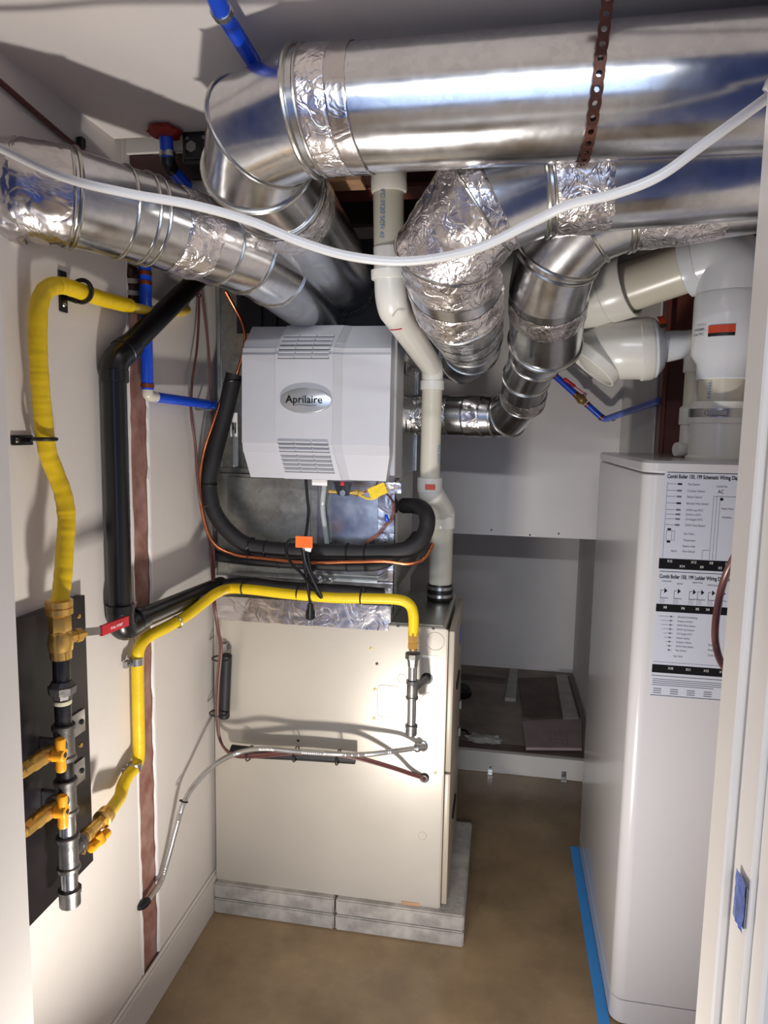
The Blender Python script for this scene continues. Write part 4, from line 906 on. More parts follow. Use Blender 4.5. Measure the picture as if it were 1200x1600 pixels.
t = thing('water_pipe', (-0.7200, 1.4180, 2.1201), 'blue water pipe stub coming through red sealant in the ceiling', 'water pipe')
w0 = Vector((-0.7130, 1.4042, 2.1140)); w1 = Vector((w0.x, w0.y+.01, 2.045)); w2 = Vector((-0.7033, 1.4900, 2.0224))
tube('pipe', [w0, w1], .0138, 'blue', t, 20); tube('elbow', fillet([w1+Vector((0, 0, .012)), w1, w1+(w2-w1)*.18], .014, 5), .0155, 'abs', t, 18)
tube('pipe', [w1+(w2-w1)*.15, w2], .0135, 'blue', t, 20)
lathe('clamp_ring', w1+Vector((0, -.001, .014)), (0, 0, 1), [(0, .0142), (.0005, .0162), (.012, .0162), (.0125, .0142)], 'zinc', t, 20)
bm = bmesh.new(); bmesh.ops.create_icosphere(bm, subdivisions=3, radius=.034)
for v in bm.verts: v.co = v.co*(1+.25*noise.noise(v.co*60)); v.co.z *= .33
bmesh.ops.translate(bm, vec=w0+Vector((0, 0, -.008)), verts=bm.verts)
o = bmobj('firestop_sealant', bm, 'caulk', None, True); props(o, 'blob of red firestop sealant around the blue pipe at ceiling', 'sealant')
t = thing('water_pipe', (-0.4145, 1.0343, 2.0800), 'blue water pipe running under the ceiling behind the largest duct elbow', 'water pipe')
q0 = Vector((-0.4035, 0.9142, 2.0850)); q1 = Vector((-0.4149, 0.9929, 2.0850)); q2 = Vector((-0.4206, 1.2065, 2.0850))
tube('pipe', [q0, q1], .0138, 'blue', t, 20); tube('pipe', [q1, q2, (-.37, 1.42, 2.085)], .0125, 'blue', t, 20)
lathe('coupling', q1-(q2-q1).normalized()*.008, q2-q1, [(0, .0142), (.001, .0158), (.012, .0158), (.013, .0138)], 'zinc', t, 20)
box('pipe_strap', q1+Vector((-.012, -.004, .012)), q1+Vector((.012, .004, .0295)), 'zinc', t, .001)
t = thing('water_pipe', (0.3860, 2.9300, 1.5742), 'blue water pipe with red-levered brass valve on the upper back wall', 'water pipe')
yb = 2.87
b0 = Vector((0.1914, 2.8850, 1.7835)); b1 = Vector((0.1875, 2.8700, 1.7369)); b2 = Vector((0.3833, 2.8700, 1.5677)); b3 = Vector((0.5000, 2.4558, 1.6178)); 
tube('elbow', fillet([b0+Vector((.0, .08, .02)), b0, b1+Vector((.004, 0, 0))], .02, 5), .0115, 'blue', t, 14)
lathe('clamp_ring', b0+Vector((.001, .008, .006)), (0, -1, -.6), [(0, .013), (.006, .013)], 'brass', t, 14)
tube('pipe', [b1, b1.lerp(b2, .46)], .0125, 'blue', t, 16); tube('pipe', [b1.lerp(b2, .66), b2], .0125, 'blue', t, 16)
db = (b2-b1).normalized(); m = b1.lerp(b2, .5)
for f in (.02, .44, .68, .97): lathe('clamp_ring', b1.lerp(b2, f)-db*.004, db, [(0, .0135), (.008, .0135)], 'copper_d', t, 14)
vb = lathe('valve_body', b1.lerp(b2, .45), db, [(0, .012), (.008, .0155), (.018, .016), (.024, .019), (.034, .019), (.038, .0155), (.05, .012)], 'brass_d', t, 12)
nrm = Vector((db.z, 0, -db.x)); nrm = nrm if nrm.z > 0 else -nrm
vc = b1.lerp(b2, .55); lathe('valve_stem', vc, nrm, [(0, .009), (.02, .009), (.021, .006), (.03, .006)], 'zinc', t, 8)
hp = vc+nrm*.026; hv = Vector((0.2552, 2.8600, 1.7014)); flat_bar('lever', hp, hv.lerp(hp, .2), .0055, .0016, 'redh', t)
lathe('lever_grip', hv.lerp(hp, .25), hv-hp, [(0, .005), (.002, .0062), (.05, .0072), (.055, .005)], 'redh', t, 10)
tube('pipe', fillet([b2-db*.004, b2+Vector((.012, 0, -.002)), (.514, 2.50, (0.5109, 2.5000, 1.6221)[2])], .02, 6), .0125, 'blue_l', t, 16)
lathe('clamp_ring', b2+Vector((.03, -.035, .003)), (.35, -1, 0), [(0, .0132), (.008, .0132)], 'zinc', t, 14)

# ------------------------------------------------------------------ white tube swag, brown wire with clip
t = thing('white_tube', (-0.1318, 1.0000, 1.7399), 'white plastic tube sagging across the front of all the ducts', 'tube')
tube('tube', spline([(-.845, .93, 1.99), (-0.8034, 0.9500, 1.9278), (-0.7570, 0.9700, 1.9101), (-0.6604, 0.9800, 1.8677), (-0.5578, 0.9800, 1.8410), (-0.4626, 0.9900, 1.8245), (-0.3781, 1.0000, 1.8023), (-0.3034, 1.0100, 1.7732), (-0.2288, 1.0200, 1.7531), (-0.1452, 1.0300, 1.7473), (-0.0531, 1.0300, 1.7611), (0.0259, 1.0200, 1.7927), (0.0752, 1.0000, 1.8086), (0.1306, 0.9850, 1.8157), (0.1835, 0.9750, 1.8324), (0.2339, 0.9700, 1.8669), (0.3015, 0.9600, 1.9137), (0.3470, 0.9550, 1.9463), (.80, .955, 2.09)], 8), .0068, 'tube', t, 12)
t = thing('cable', (-0.8400, 1.1960, 2.0571), 'dark brown cable stapled along the left wall under the ceiling', 'cable')
tube('sheath', spline([(-0.8420, 1.0037, 2.0678), (-0.8420, 1.0857, 2.0619), (-0.8420, 1.1809, 2.0507), (-0.8420, 1.2733, 2.0415), (-0.8420, 1.3270, 2.0371), (-0.8420, 1.4159, 2.0226)], 6), .0052, 'wire', t, 8)
c = Vector((-0.8400, 1.3054, 2.0468)); box('staple', c+Vector((-.008, -.008, -.006)), c+Vector((.008, .006, .016)), 'black', t, .003)

# ------------------------------------------------------------------ thermostat wires, foam, conduit
t = thing('thermostat_wires', (-0.8091, 1.8600, 0.6873), 'brown thermostat wires dropping beside the plenum and along the furnace side', 'wire')
w1 = [(-0.8300, 1.8013, 1.8922), (-0.8300, 1.8119, 1.8438), (-0.8280, 1.7920, 1.7223), (-0.8280, 1.7574, 1.6174), (-0.8280, 1.7509, 1.5324), (-0.8280, 1.7757, 1.4465), (-0.8280, 1.7958, 1.3042), (-0.8260, 1.8560, 1.1686), (-0.8000, 1.8125, 1.0848), (-0.7750, 1.7623, 1.0152), (-0.7765, 1.7900, 0.9343), (-0.7822, 1.8200, 0.8780), (-0.7953, 1.8300, 0.7780), (-0.8003, 1.8300, 0.6805), (-0.7912, 1.8300, 0.5931), (-0.7497, 1.8200, 0.5566), (-0.6733, 1.8150, 0.5628), (-0.5580, 1.8150, 0.5842), (-0.4449, 1.8150, 0.5898), (-0.3717, 1.8200, 0.5834), (-0.2843, 1.8500, 0.5510), (-0.2331, 1.8850, 0.5195), (-0.1933, 1.8990, 0.5029)]
w2 = [(-0.8250, 1.7984, 1.8915), (-0.8250, 1.8207, 1.8284), (-0.8250, 1.8508, 1.7120), (-0.8250, 1.8608, 1.6068), (-0.8250, 1.8671, 1.5173), (-0.8250, 1.8731, 1.4080), (-0.8200, 1.8601, 1.1682)]+w1[8:]
geo = [tube_geo(spline(w1, 6), .0036, 8), tube_geo([p+Vector((.005, -.002, -.004)) for p in spline(w2, 6)], .0036, 8), tube_geo([p+Vector((.001, -.004, .005)) for p in spline(w1[7:], 6)], .0034, 8)]
for g in geo: pyd('wire', g[0], g[1], 'wire', t, True)
for p, d in (((-0.8280, 1.8079, 1.8566), (0, 0, 1)),): zip_tie(p, d, .008, t)
t = thing('foam_block', (-0.7928, 1.8700, 0.7342), 'black foam pad holding wires upright on the furnace side by the wall', 'foam pad')
cyl('foam', (-0.7818, 1.8650, 0.8408), (-0.7915, 1.8650, 0.6431), .0165, 'foam', t, 16, .004)
box('bracket', (-0.8081, 1.8800, 0.8418), (-0.7892, 1.8980, 0.8651), 'zinc', t, .001)
for p in ((-0.7857, 1.8600, 0.8324), (-0.7953, 1.8600, 0.6647)): zip_tie(Vector(p)+Vector((-.006, -.01, 0)), (0, 0, 1), .025, t, 'black', .027)
t = thing('foam_block', (-0.5849, 1.8400, 0.5637), 'black foam pad behind the tied conduit and wires on the furnace side', 'foam pad')
tube('foam', spline([(-0.7620, 1.8500, 0.5530), (-0.6863, 1.8500, 0.5527), (-0.5300, 1.8500, 0.5606), (-0.3883, 1.8550, 0.5629)], 6), .0165, 'foam', t, 14)
for p in ((-0.6984, 1.8350, 0.5586), (-0.5583, 1.8350, 0.5708), (-0.4328, 1.8350, 0.5738)): zip_tie(Vector(p)+Vector((0, -.004, 0)), (1, 0, 0), .031, t, 'black', .0185)
t = thing('flexible_conduit', (-0.5754, 1.8100, 0.5905), 'ribbed steel flexible conduit from the furnace side down to the left wall', 'conduit')
cd = spline([(-0.2188, 1.8750, 0.6014), (-0.2654, 1.8400, 0.6055), (-0.3515, 1.8100, 0.5998), (-0.4413, 1.8000, 0.5973), (-0.5534, 1.8000, 0.5936), (-0.6467, 1.7950, 0.5943), (-0.7218, 1.7900, 0.5757), (-0.7683, 1.7400, 0.5607), (-0.8000, 1.6838, 0.5297), (-0.8100, 1.6339, 0.5004), (-0.8200, 1.6115, 0.4486), (-0.8300, 1.5857, 0.3818), (-0.8350, 1.5517, 0.3317), (-0.8360, 1.5065, 0.3222), (-0.8400, 1.4815, 0.3150)], 10)
# ribbed skin: alternate radii along the path
fine = []
for a, b in zip(cd, cd[1:]):
    n = max(1, int((b-a).length/.0028)); fine += [a.lerp(b, k/n) for k in range(n)]
tube('ribbed_sheath', fine, [.0068+(.0011 if k % 2 else 0) for k in range(len(fine))], 'conduit', t, 10)
lathe('connector', (-0.2185, 1.8720, 0.6028), Vector((-0.1845, 1.8980, 0.5999))-Vector((-0.2185, 1.8720, 0.6028)), [(0, .009), (.004, .0125), (.012, .0125), (.013, .010), (.03, .010)], 'zinc', t, 14)
lathe('locknut', (-0.1976, 1.8995, 0.5979), (0, -1, 0), [(0, .0145), (.004, .0145), (.006, .011)], 'zinc', t, 14)
zip_tie((-0.8080, 1.6300, 0.5083), (.2, .5, 1), .0105, t)
q = Vector((-0.8400, 1.4817, 0.3184)); de = Vector((-0.8460, 1.4554, 0.3194))-q
lathe('end_sleeve', q-de*.3, de, [(0, .0095), (.012, .0115), (.024, .0105), (.034, .006)], 'black', t, 12)

# ------------------------------------------------------------------ insulation showing above the steel strip
t = thing('insulation_tuft', (-0.8550, 1.5354, 1.8369), 'torn brown insulation showing in the wall slot above the steel strip', 'insulation')
bm = bmesh.new(); bmesh.ops.create_icosphere(bm, subdivisions=4, radius=1)
c = Vector((XL-.012, 1.52, 1.825))
for v in bm.verts:
    n = v.co.copy(); v.co = Vector((n.x*.012, n.y*.044, n.z*.045))*(1+.5*noise.noise(n*5)); v.co += c
bmobj('fibres', bm, 'insul', t, True)
vs = []
for k, (z, a) in enumerate(((1.835, .05), (1.808, .02))):
    box('torn_facing', (XL-.002, 1.478, z-.006), (XL+.004, 1.562, z+.005), 'gyp', t, .001, Matrix.Rotation(a+.12, 3, 'X'))

# ================================================================== BOILER AND VENTS
t = thing('boiler', (.56, 2.07, 0), 'tall white boiler cabinet with wiring diagram standing at the right', 'boiler')
BX0, BX1, BY0, BY1, BZ = .325, .80, 1.69, 2.46, 1.445
def rounded(x0, x1, y0, y1, z0, z1, r, name, mat, edge=.003):
    loop = []
    for cx, cy, a0 in ((x0+r, y0+r, 180), (x1-.01, y0+.01, 270), (x1-.01, y1-.01, 0), (x0+r*.5, y1-r*.5, 90)):
        rad = r if a0 == 180 else (.01 if a0 != 90 else r*.5)
        for k in range(9): a = radians(a0+90*k/8); loop.append((cx+rad*cos(a), cy+rad*sin(a)))
    n = len(loop); cxm, cym = (x0+x1)/2, (y0+y1)/2; vs = []; fs = []
    for z, s in ((z0, 1), (z0+edge, 0), (z1-edge, 0), (z1, 1)):
        for x, y in loop:
            dx, dy = (edge if s else 0), 0
            vs.append((x+(edge*s if x < cxm else -edge*s), y+(edge*s if y < cym else -edge*s), z))
    for i in range(3):
        for k in range(n): fs.append((i*n+k, i*n+(k+1) % n, (i+1)*n+(k+1) % n, (i+1)*n+k))
    fs += [tuple(range(n)), tuple(3*n+k for k in range(n))]
    return pyd(name, vs, fs, mat, t, True)
zpl = (0.3397, 1.6900, 0.0695)[2]
rounded(BX0, BX1, BY0, BY1, .004, zpl-.002, .034, 'plinth', 'boil', .002)
rounded(BX0, BX1, BY0, BY1, zpl, BZ-.032, .034, 'body', 'boil', .0025)
rounded(BX0-.001, BX1, BY0-.001, BY1, BZ-.0305, BZ, .036, 'top_cap', 'boil', .006)
# wiring diagram
LX0, LZ1, LZ0 = (0.3765, 1.6895, 1.4185)[0], (0.3762, 1.6895, 1.4229)[2], (0.3764, 1.6895, 0.8800)[2]
YL = BY0-.0008
lb = box('wiring_diagram', (LX0-.006, YL, LZ0), (LX0+.30, BY0-.0001, LZ1), 'label', t, 0)
def lz(p): return p[2]
H_ = LZ1-LZ0
def zf(py): return LZ1-(py-735)/(1087-735)*H_       # height on the sheet
def bar(x0, x1, py0, py1, mat='ink', nm='print'): return box(nm, (LX0+x0, YL-.0004, zf(py1)), (LX0+x1, YL+.0001, zf(py0)), mat, lb, 0)
def tx(s, x, py, size, mat='ink', al='LEFT', bold=0, sx=.8): return text('print', s, size, (LX0+x, YL-(.0007 if mat == 'white' else .0003), zf(py)), (1, 0, 0), (0, 0, 1), mat, lb, al, .0001, bold, sx)
bar(0, .29, 737.2, 738.2); tx('Combi Boiler 150, 199 Schematic Wiring Diagram', 0, 744, .0128, 'ink', 'LEFT', .0003, .645)
tx('Combi Boiler 150, 199 Ladder Wiring Diagram', -.003, 897, .0128, 'ink', 'LEFT', .0003, .645); bar(-.003, .29, 888.8, 889.6)
bar(-.006, .29, 869, 885); bar(-.006, .29, 940, 952); bar(-.006, .29, 1036, 1049)
for x, py, s in ((.012, 873, 'X15'), (.04, 880, 'X14'), (.065, 873, 'X12'), (.085, 880, 'X9'), (.105, 873, 'X8'), (.125, 880, 'X3'), (.14, 873, 'X5'), (.155, 880, 'X7'), (.175, 873, 'X2')): tx(s, x, py, .0085, 'white')
for x, s in ((.01, 'X8'), (.05, 'X6'), (.082, 'X5'), (.105, 'X4'), (.13, 'X1'), (.155, 'X2')): tx(s, x, 945, .0085, 'white')
for x, s in ((.03, 'X10'), (.07, 'X11'), (.11, 'X15'), (.145, 'X13'), (.17, 'X14')): tx(s, x, 1041, .0085, 'white')
rows = ['Flue Sensor', 'Outdoor Sensor', 'Return Sensor', 'Blocked Vent Switch', 'DHW out NTC', 'DHW in NTC', 'CH Supply NTC', 'DHW Flow Sensor']
for k, (s, py) in enumerate(zip(rows, (755, 765, 774, 784, 794, 801, 808, 817))):
    tx(s, .046, py, .0072, 'ink_g'); bar(.002, .022+.004*(k % 2), py-.25, py+.25, 'ink_g'); bar(.024, .034, py-1.3, py+1.3, 'ink' if k in (0, 3) else 'ink_g')
bar(.001, .0016, 752, 868, 'ink_g')
for s, py in (('Gas Valve', 830), ('Thermostat', 840), ('Return Inlet', 849), ('Flow Switch', 857), ): tx(s, .044, py, .0072, 'ink_g')
tx('Alarm', .018, 857, .0072, 'ink_g')
for x in (.006, .018, .024): bar(x, x+.0006, 826, 841, 'ink_g')
bar(.006, .024, 826, 826.4, 'ink_g'); bar(.006, .024, 840.6, 841, 'ink_g')
bar(.008, .016, 822.5, 825.5); bar(.008, .016, 841.5, 844.5)
for x in (.104, .111, .118): bar(x, x+.0006, 772, 868, 'ink_g')
bar(.104, .16, 771.6, 772.2, 'ink_g'); bar(.088, .104, 853.5, 854, 'ink_g'); bar(.088, .0886, 854, 868, 'ink_g')
tx('Combi Fan', .108, 757, .0068, 'ink_g'); tx('AC', .112, 765, .012); lathe('print', (LX0+.122, YL+.0001, zf(776)), (0, -1, 0), [(0, .0035), (.0004, .0035)], 'ink', lb, 14)
tx('Water Pump', .122, 790, .0062, 'ink_g'); tx('Modulating', .125, 803, .0058, 'ink_g')
for k, x in enumerate((.002, .032, .066, .084, .108, .131)):
    bar(x, x+.0007, 918, 930); bar(x, x+.018, 930, 930.6); bar(x, x+.006, 918, 918.6)
    vs = [(LX0+x+.008, YL-.0005, zf(915)), (LX0+x+.008, YL-.0005, zf(923)), (LX0+x+.015, YL-.0005, zf(919))]
    pyd('print', vs+[(a, b+.0003, c) for a, b, c in vs], [(0, 1, 2), (3, 4, 5), (0, 1, 4, 3), (1, 2, 5, 4), (2, 0, 3, 5)], 'ink', lb)
    for j in range(4): bar(x+.003*j, x+.003*j+.0004, 931, 939, 'ink_g')
for k, s in enumerate(('Combustion', 'Ignition', 'Supply Pump', 'DHW Pump')): tx(s, .003+.034*k, 904+3*(k % 2), .0056, 'ink_g')
rows = ['Blocked Condensing', 'Pressure Switch', 'DHW Flow Sensor', 'DHW Out Sensor', 'CH Supply NTC', 'Return Sensor', 'Outdoor Sensor', 'DHW Inlet Sensor', 'Flue Sensor']
for k, s in enumerate(rows):
    py = 959+k*6.6; tx(s, .044, py, .0066, 'ink_g'); bar(.002+.003*k, .036, py-.2, py+.2, 'ink_g'); bar(.027, .031, py-1.2, py+1.2, 'ink_g')
for k, s in enumerate(('External', 'Modbus', 'Control')): tx(s, .116, 1000+8*k, .0068, 'ink_g')
tx('Gas Valve', .04, 1021, .0066, 'ink_g'); bar(-.004, .16, 1031.5, 1031.9, 'ink_g')
bar(-.006, .29, 1053.5, 1054.2); bar(-.006, .29, 1085, 1085.8)
for k in range(4): bar(-.003, .155-.02*(k == 3), 1059+3.1*k, 1059.9+3.1*k, 'ink_g')
for k in range(4):
    for j in range(3): bar(.0+.038*k, .018+.038*k, 1074+3.4*j, 1075.2+3.4*j, 'ink_g')
o = box('masking_tape', (BX0-.03, 1.64, .0002), (BX0-.0005, 2.462, .0009), 'tape', None, 0); props(o, 'strip of blue painter tape on floor along the boiler base', 'tape')
# narrow caulk-like upstand of the tape against the plinth
# maroon cord loop in front of the boiler
t = thing('cord', (0.2995, 1.0000, 1.2385), 'maroon cord hanging in a loop before the boiler wiring diagram', 'cord')
tube('cord', spline([(0.2847, 0.8000, 1.4076), (0.2734, 0.8300, 1.3850), (0.2742, 0.8800, 1.3460), (0.2724, 0.9000, 1.3098), (0.2692, 0.9000, 1.2688), (0.2720, 0.9000, 1.2401), (0.2757, 0.8800, 1.2223), (0.2823, 0.8300, 1.2168), (0.2995, 0.8000, 1.2146)], 8), .0044, 'cord', t, 10)

# exhaust vent
VX, VY = (0.5273, 1.8500, 1.7841)[0], 1.85
t = thing('exhaust_vent', (VX, VY, BZ), 'large white PVC exhaust vent with wide elbow on the boiler top', 'vent pipe')
za = [(0.5496, 1.8500, 1.4689)[2], (0.5449, 1.8500, 1.5355)[2], (0.5411, 1.8500, 1.5889)[2], (0.5374, 1.8500, 1.6420)[2], (0.5347, 1.8500, 1.6793)[2], (0.5331, 1.8500, 1.7025)[2], (0.5228, 1.8500, 1.8481)[2]]
lathe('adapter', (VX, VY, BZ), (0, 0, 1), [(0, .0731), (.006, .0749), (.012, .0684), (za[1]-BZ, .0675)], 'pvc', t, 32)
lathe('clamp_collar', (VX, VY, za[1]), (0, 0, 1), [(0, .0708), (.002, .0722), (za[2]-za[1]-.002, .0722), (za[2]-za[1], .0689)], 'pvc', t, 32)
lathe('band_clamp', (VX, VY, za[1]+.014), (0, 0, 1), [(0, .0723), (.0005, .0733), (.0205, .0733), (.021, .0723)], 'zinc', t, 32)
q = Vector((VX-.03, VY-.0722, za[1]+.024)); box('clamp_screw', q-Vector((.025, .006, .007)), q+Vector((.025, .006, .007)), 'zinc', t, .002)
cyl('pipe', (VX, VY, za[2]-.01), (VX, VY, za[4]), .0546, 'pvc2', t, 32)
lathe('reducer', (VX, VY, za[3]), (0, 0, 1), [(0, .0606), (.002, .0624), (za[4]-za[3], .0624), (za[5]-za[3], .0768), (za[6]-za[3]-.01, .0777), (za[6]-za[3], .0759)], 'pvcblue', t, 36)
E0 = Vector((VX, VY, za[6])); E1 = Vector((VX, VY, (0.5154, 1.8500, 1.9522)[2])); E2 = Vector((0.3101, 1.9700, 1.8941))
ee = fillet([E0-Vector((0, 0, .01)), E1, E1+(E2-E1)*.42], .075, 12)
tube('elbow', ee, [.0749]+[.0768]*(len(ee)-2)+[.0749], 'pvcblue', t, 36)
dv = (E2-E1).normalized()
lathe('elbow_hub', E1+(E2-E1)*.30, dv, [(0, .0768), (.004, .0784), (.03, .0784), (.034, .0694)], 'pvcblue', t, 36)
tube('pipe', [E1+(E2-E1)*.3, E2+dv*.03], .0657, 'pvc2', t, 36)
hc = E2-dv*.004+Vector((0, 0, .010))
lathe('wall_elbow_hub', hc, dv, [(.0648, .0), (.0648, .0814), (.004, .0833), (0, .0842), (0, .0893), (.004, .0907), (.0601, .0907), (.0648, .0869)], 'pvc', t, 36)
lathe('hub_shade', hc+dv*.035, dv, [(0, .0819), (.03, .0805)], 'dark_grey', t, 32)  # dark disc painted in as the shade within the hub mouth
tube('wall_elbow', fillet([hc+dv*.0555, hc+dv*.14, hc+dv*.14+Vector((-.02, .26, .12))], .0833, 8), .0869, 'pvc', t, 32)
lb2 = Vector((VX-.012, VY-.0838, (0.5300, 1.8500, 1.7457)[2]))
for k, w_ in enumerate(('SYSTEM', '636 PVC')): text('print', w_, .0085, (VX+.0852*cos(radians(-150)), VY+.0852*sin(radians(-150)), lb2.z+.012-.011*k), (.5, -.866, 0), (0, 0, 1), 'ink', t, 'CENTER', .0002)
def wrap_label(c, r, a0, a1, z0, z1, mat, root):
    vs = []; n = 8
    for k in range(n+1):
        a = radians(a0+(a1-a0)*k/n)
        for z in (z0, z1): vs.append((c[0]+r*cos(a), c[1]+r*sin(a), z))
    return pyd('pipe_label', vs, [(2*k, 2*k+2, 2*k+3, 2*k+1) for k in range(n)], mat, root, True)
wrap_label((VX, VY), .0785, -136, -92, lb2.z+.002, lb2.z+.02, 'rlabel', t); wrap_label((VX, VY), .0785, -136, -92, lb2.z-.006, lb2.z+.002, 'black', t)
text('print', '4 IN 636', .011, (VX-.041, VY-.0430, (0.5081, 1.8500, 1.6137)[2]), (0, 0, 1), (-.75, .66, 0), 'ink_b', t, 'CENTER', .0002)
# intake vent
IX, IY = (0.5100, 2.0200, 1.6100)[0], 2.02
t = thing('intake_vent', (IX, IY, BZ), 'smaller white PVC intake pipe with reducer and elbow beside the exhaust vent', 'vent pipe')
zb = [(0.5192, 2.0200, 1.4712)[2], (0.5150, 2.0200, 1.5340)[2], (0.5120, 2.0200, 1.5790)[2], (0.5048, 2.0200, 1.6871)[2], (0.5003, 2.0200, 1.7551)[2]]
cyl('pipe', (IX, IY, zb[2]-.01), (IX, IY, zb[3]+.01), .0315, 'pvc2', t, 26)
lathe('clamp_collar', (IX, IY, zb[1]), (0, 0, 1), [(0, .0375), (.002, .039), (zb[2]-zb[1], .039), (zb[2]-zb[1]+.006, .033)], 'pvc', t, 26)
cyl('adapter', (IX, IY, BZ+.004), (IX, IY, zb[1]), .0345, 'pvc', t, 26)
lathe('drain_boss', (IX-.012, IY-.02, BZ+.022), (-1, -.3, 0), [(0, .016), (.02, .018), (.03, .021), (.04, .018)], 'pvc', t, 16)
q = Vector((IX+.014, IY-.0385, (zb[1]+zb[2])/2)); box('clamp_screw', q-Vector((.004, .006, .014)), q+Vector((.004, .002, .014)), 'zinc', t, .001)
lathe('elbow_hub', (IX, IY, zb[3]-.012), (0, 0, 1), [(0, .035), (.002, .0365), (.04, .0365)], 'pvc', t, 26)
I1 = Vector((IX, IY, zb[4])); I2 = Vector((0.3762, 2.0300, 1.7396)); I3 = Vector((0.2838, 2.0300, 1.7276))
di = (I3-I1).normalized()
tube('elbow', fillet([(IX, IY, zb[3]+.02), I1, I1+di*.06], .03, 8), .0368, 'pvc', t, 26)
Lr = (I2-I1).length
lathe('reducer', I1+di*.03, di, [(0, .036), (.03, .040), (.06, .043), (.065, .060), (.085, .081), (.12, .083), (Lr-.03+.02, .083)], 'pvcblue', t, 34)
lathe('elbow_hub', I1+di*(Lr-.012), di, [(0, .083), (.004, .0857), (.03, .0857), (.034, .082)], 'pvc', t, 34)
upv = Vector((.0, .10, .05)).normalized()
I4 = Vector((0.2691, 2.0400, 1.7410))
I5 = Vector((0.3226, 2.5000, 1.8914))
tube('elbow', fillet([I1+di*Lr, I4, I4+(I5-I4)*.75], .075, 12), .083, 'pvc', t, 34)
lathe('end_hub', I4+Vector((.012, 0, .012)), (-.62, -.05, -.78), [(.05, .0765), (.056, .0815), (.082, .0815), (.084, .079), (.084, .0755), (.074, .0755), (.074, .0)], 'pvc', t, 34)
wl_ = Vector(I1+di*(Lr-.05)); 
fr = frames([wl_, wl_+di])[0]
def ring_label(c, d, r, a0, a1, w, mat, root):
    F_ = frames([c, c+d])[0]; vs = []
    for k in range(7):
        a = radians(a0+(a1-a0)*k/6)
        for s in (0, w): vs.append(c+d*s+(F_[2]*cos(a)+F_[3]*sin(a))*r)
    return pyd('pipe_label', vs, [(2*k, 2*k+2, 2*k+3, 2*k+1) for k in range(6)], mat, root, True)
ILAB = (wl_, di)
ring_label(wl_+di*.006, di, .0838, 220, 250, .018, 'rlabel', t); ring_label(wl_+di*.006, di, .0838, 210, 220, .018, 'black', t)
t = thing('vent_riser', (0.3244, 2.5500, 1.9856), 'short white PVC riser with black bands behind the intake elbow', 'vent pipe')
vx = (0.3256, 2.5500, 1.9641); 
cyl('pipe', (vx[0], 2.55, (0.3319, 2.5500, 1.8449)[2]), (vx[0], 2.55, 2.28), .052, 'pvc', t, 26)
for py in ((0.3218, 2.5500, 2.0350), (0.3278, 2.5500, 1.9231)): lathe('band', (vx[0], 2.55, py[2]-.004), (0, 0, 1), [(0, .0522), (.0005, .0545), (.0075, .0545), (.008, .0522)], 'black', t, 26)

# ================================================================== RECESS CONTENTS
def slab(name, px4, h, mat, label, cat, root=None, z=.0905):
    """flat piece lying on the recess floor: four corners"""
    bot = [(x, y, z) for x, y, _ in px4]; top = [(x, y, z+h) for x, y, _ in px4]
    o = pyd(name, bot+top, [(0, 1, 2, 3), (4, 5, 6, 7), (0, 1, 5, 4), (1, 2, 6, 5), (2, 3, 7, 6), (3, 0, 4, 7)], mat, root)
    return props(o, label, cat)
slab('board_offcut', [(0.1474, 3.3602, 0.1000), (0.4311, 3.4538, 0.1000), (0.4283, 4.0130, 0.1000), (0.1335, 3.9252, 0.1000)], .012, 'brownb', 'brown board offcut lying flat on the recess floor', 'board')
slab('gypsum_strip', [(0.3389, 3.3737, 0.1250), (0.4140, 3.3901, 0.1250), (0.4118, 4.0040, 0.1250), (0.3492, 3.9899, 0.1250)], .012, 'gyp', 'long grey gypsum strip lying on the brown board offcut', 'gypsum strip', None, .104)
slab('gypsum_strip', [(0.0563, 3.5863, 0.1100), (0.1132, 3.5898, 0.1100), (0.1318, 4.0507, 0.1100), (0.0870, 4.0634, 0.1100)], .02, 'gyp', 'short grey gypsum strip beside the brown board against back wall', 'gypsum strip')
o = slab('drywall_offcut', [(0.1479, 2.9953, 0.1200), (0.3924, 3.0409, 0.1200), (0.4269, 3.3656, 0.1200), (0.1383, 3.2799, 0.1200)], .013, 'pinkgyp', 'pinkish drywall offcut with ruled grid at the recess front', 'drywall piece', None, .105)
ga, gb = Vector((0.2600, 3.1912, 0.1187)), Vector((0.3364, 3.0641, 0.1187))
for k in range(4):
    f = k/3; box('ruled_line', (ga.x+(gb.x-ga.x)*f-.001, gb.y, .1181), (ga.x+(gb.x-ga.x)*f+.001, ga.y, .1186), 'ink_g', o, 0)
    box('ruled_line', (ga.x, gb.y+(ga.y-gb.y)*f-.001, .1181), (gb.x, gb.y+(ga.y-gb.y)*f+.001, .1186), 'ink_g', o, 0)
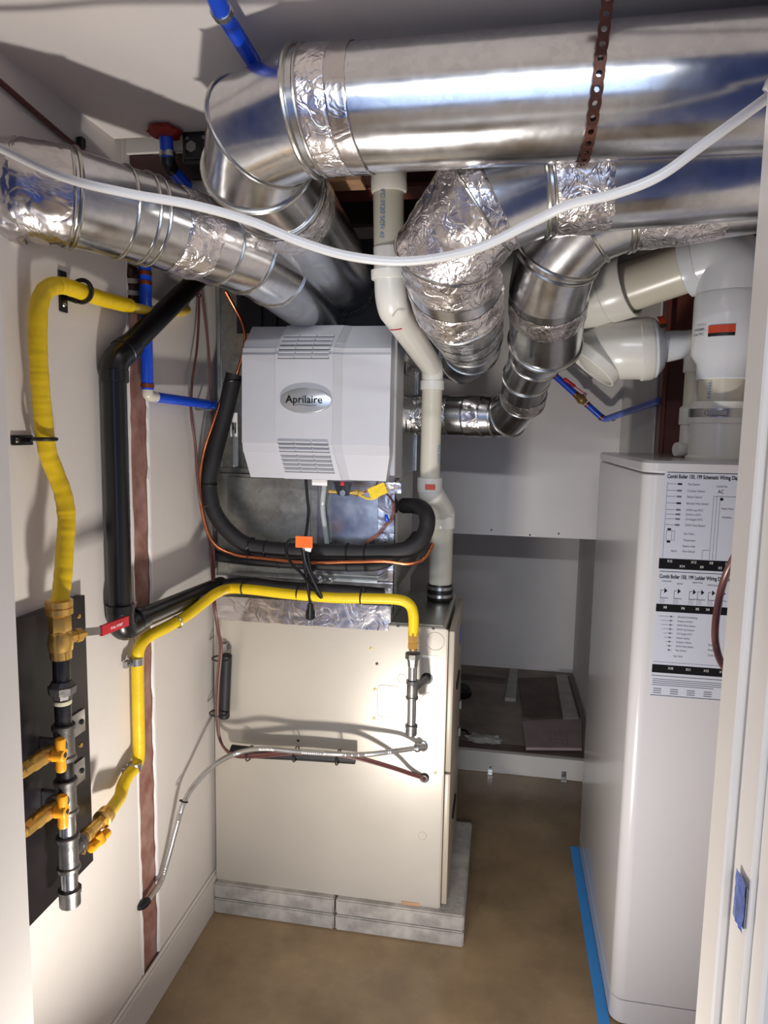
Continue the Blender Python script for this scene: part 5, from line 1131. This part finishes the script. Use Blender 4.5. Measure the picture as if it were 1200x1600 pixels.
bm = bmesh.new(); bmesh.ops.create_icosphere(bm, subdivisions=3, radius=1); c = Vector((-0.0369, 3.0786, 0.1000))
for v in bm.verts:
    n = v.co.copy(); v.co = Vector((n.x*.075, n.y*.04, n.z*.02))*(1+.5*noise.noise(n*3.2)); v.co.z = max(v.co.z, -.008); v.co += c+Vector((0, 0, 0))
o = bmobj('paper_scrap', bm, 'gyp', None, True); props(o, 'crumpled pale paper scrap on recess floor by the curb', 'scrap')
t = thing('rubber_cap', (-0.1996, 3.6752, 0.0900), 'round black rubber cap lying on recess floor behind the furnace', 'cap')
c = Vector((-0.1998, 3.6263, 0.0905)); lathe('disc', c, (0, 0, 1), [(0, .078), (.006, .08), (.03, .078), (.034, .07)], 'black', t, 24)
lathe('rim', c+Vector((0, 0, .034)), (0, 0, 1), [(0, .07), (.01, .068), (.012, .06)], 'foam', t, 24)
tube('cable_scrap', spline([(-0.1756, 3.1688, 0.1000), (-0.1260, 3.1505, 0.1000), (-0.1024, 3.0990, 0.1000), (-0.0726, 3.0915, 0.1000)], 6), .005, 'black', None, 8)
props(bpy.data.objects['cable_scrap'], 'bit of black cable on the recess floor leading to the paper scrap', 'cable')
slab('cove_strip', [(-0.2236, 3.8663, 0.1000), (0.0605, 3.8460, 0.1000), (0.0607, 3.9089, 0.1000), (-0.2280, 3.9306, 0.1000)], .012, 'brownb', 'thin dark strip along the recess rear wall base', 'strip')
for p, lab in (((-0.0055, 2.9550, 0.0252), 'small metal anchor at the curb base, the left of two'), ((0.3126, 2.9550, 0.0174), 'small metal anchor at the curb base, nearer the boiler')):
    t = thing('curb_anchor', (p[0], 2.955, 0), lab, 'anchor', 'anchors along the curb')
    box('foot', (p[0]-.012, 2.935, 0), (p[0]+.012, 2.9615, .004), 'zinc', t, .001); box('upright', (p[0]-.01, 2.957, .004), (p[0]+.01, 2.9615, .04), 'zinc', t, .001)
    lathe('bolt', (p[0], 2.957, .028), (0, -1, 0), [(0, .006), (.005, .006)], 'iron_l', t, 6)
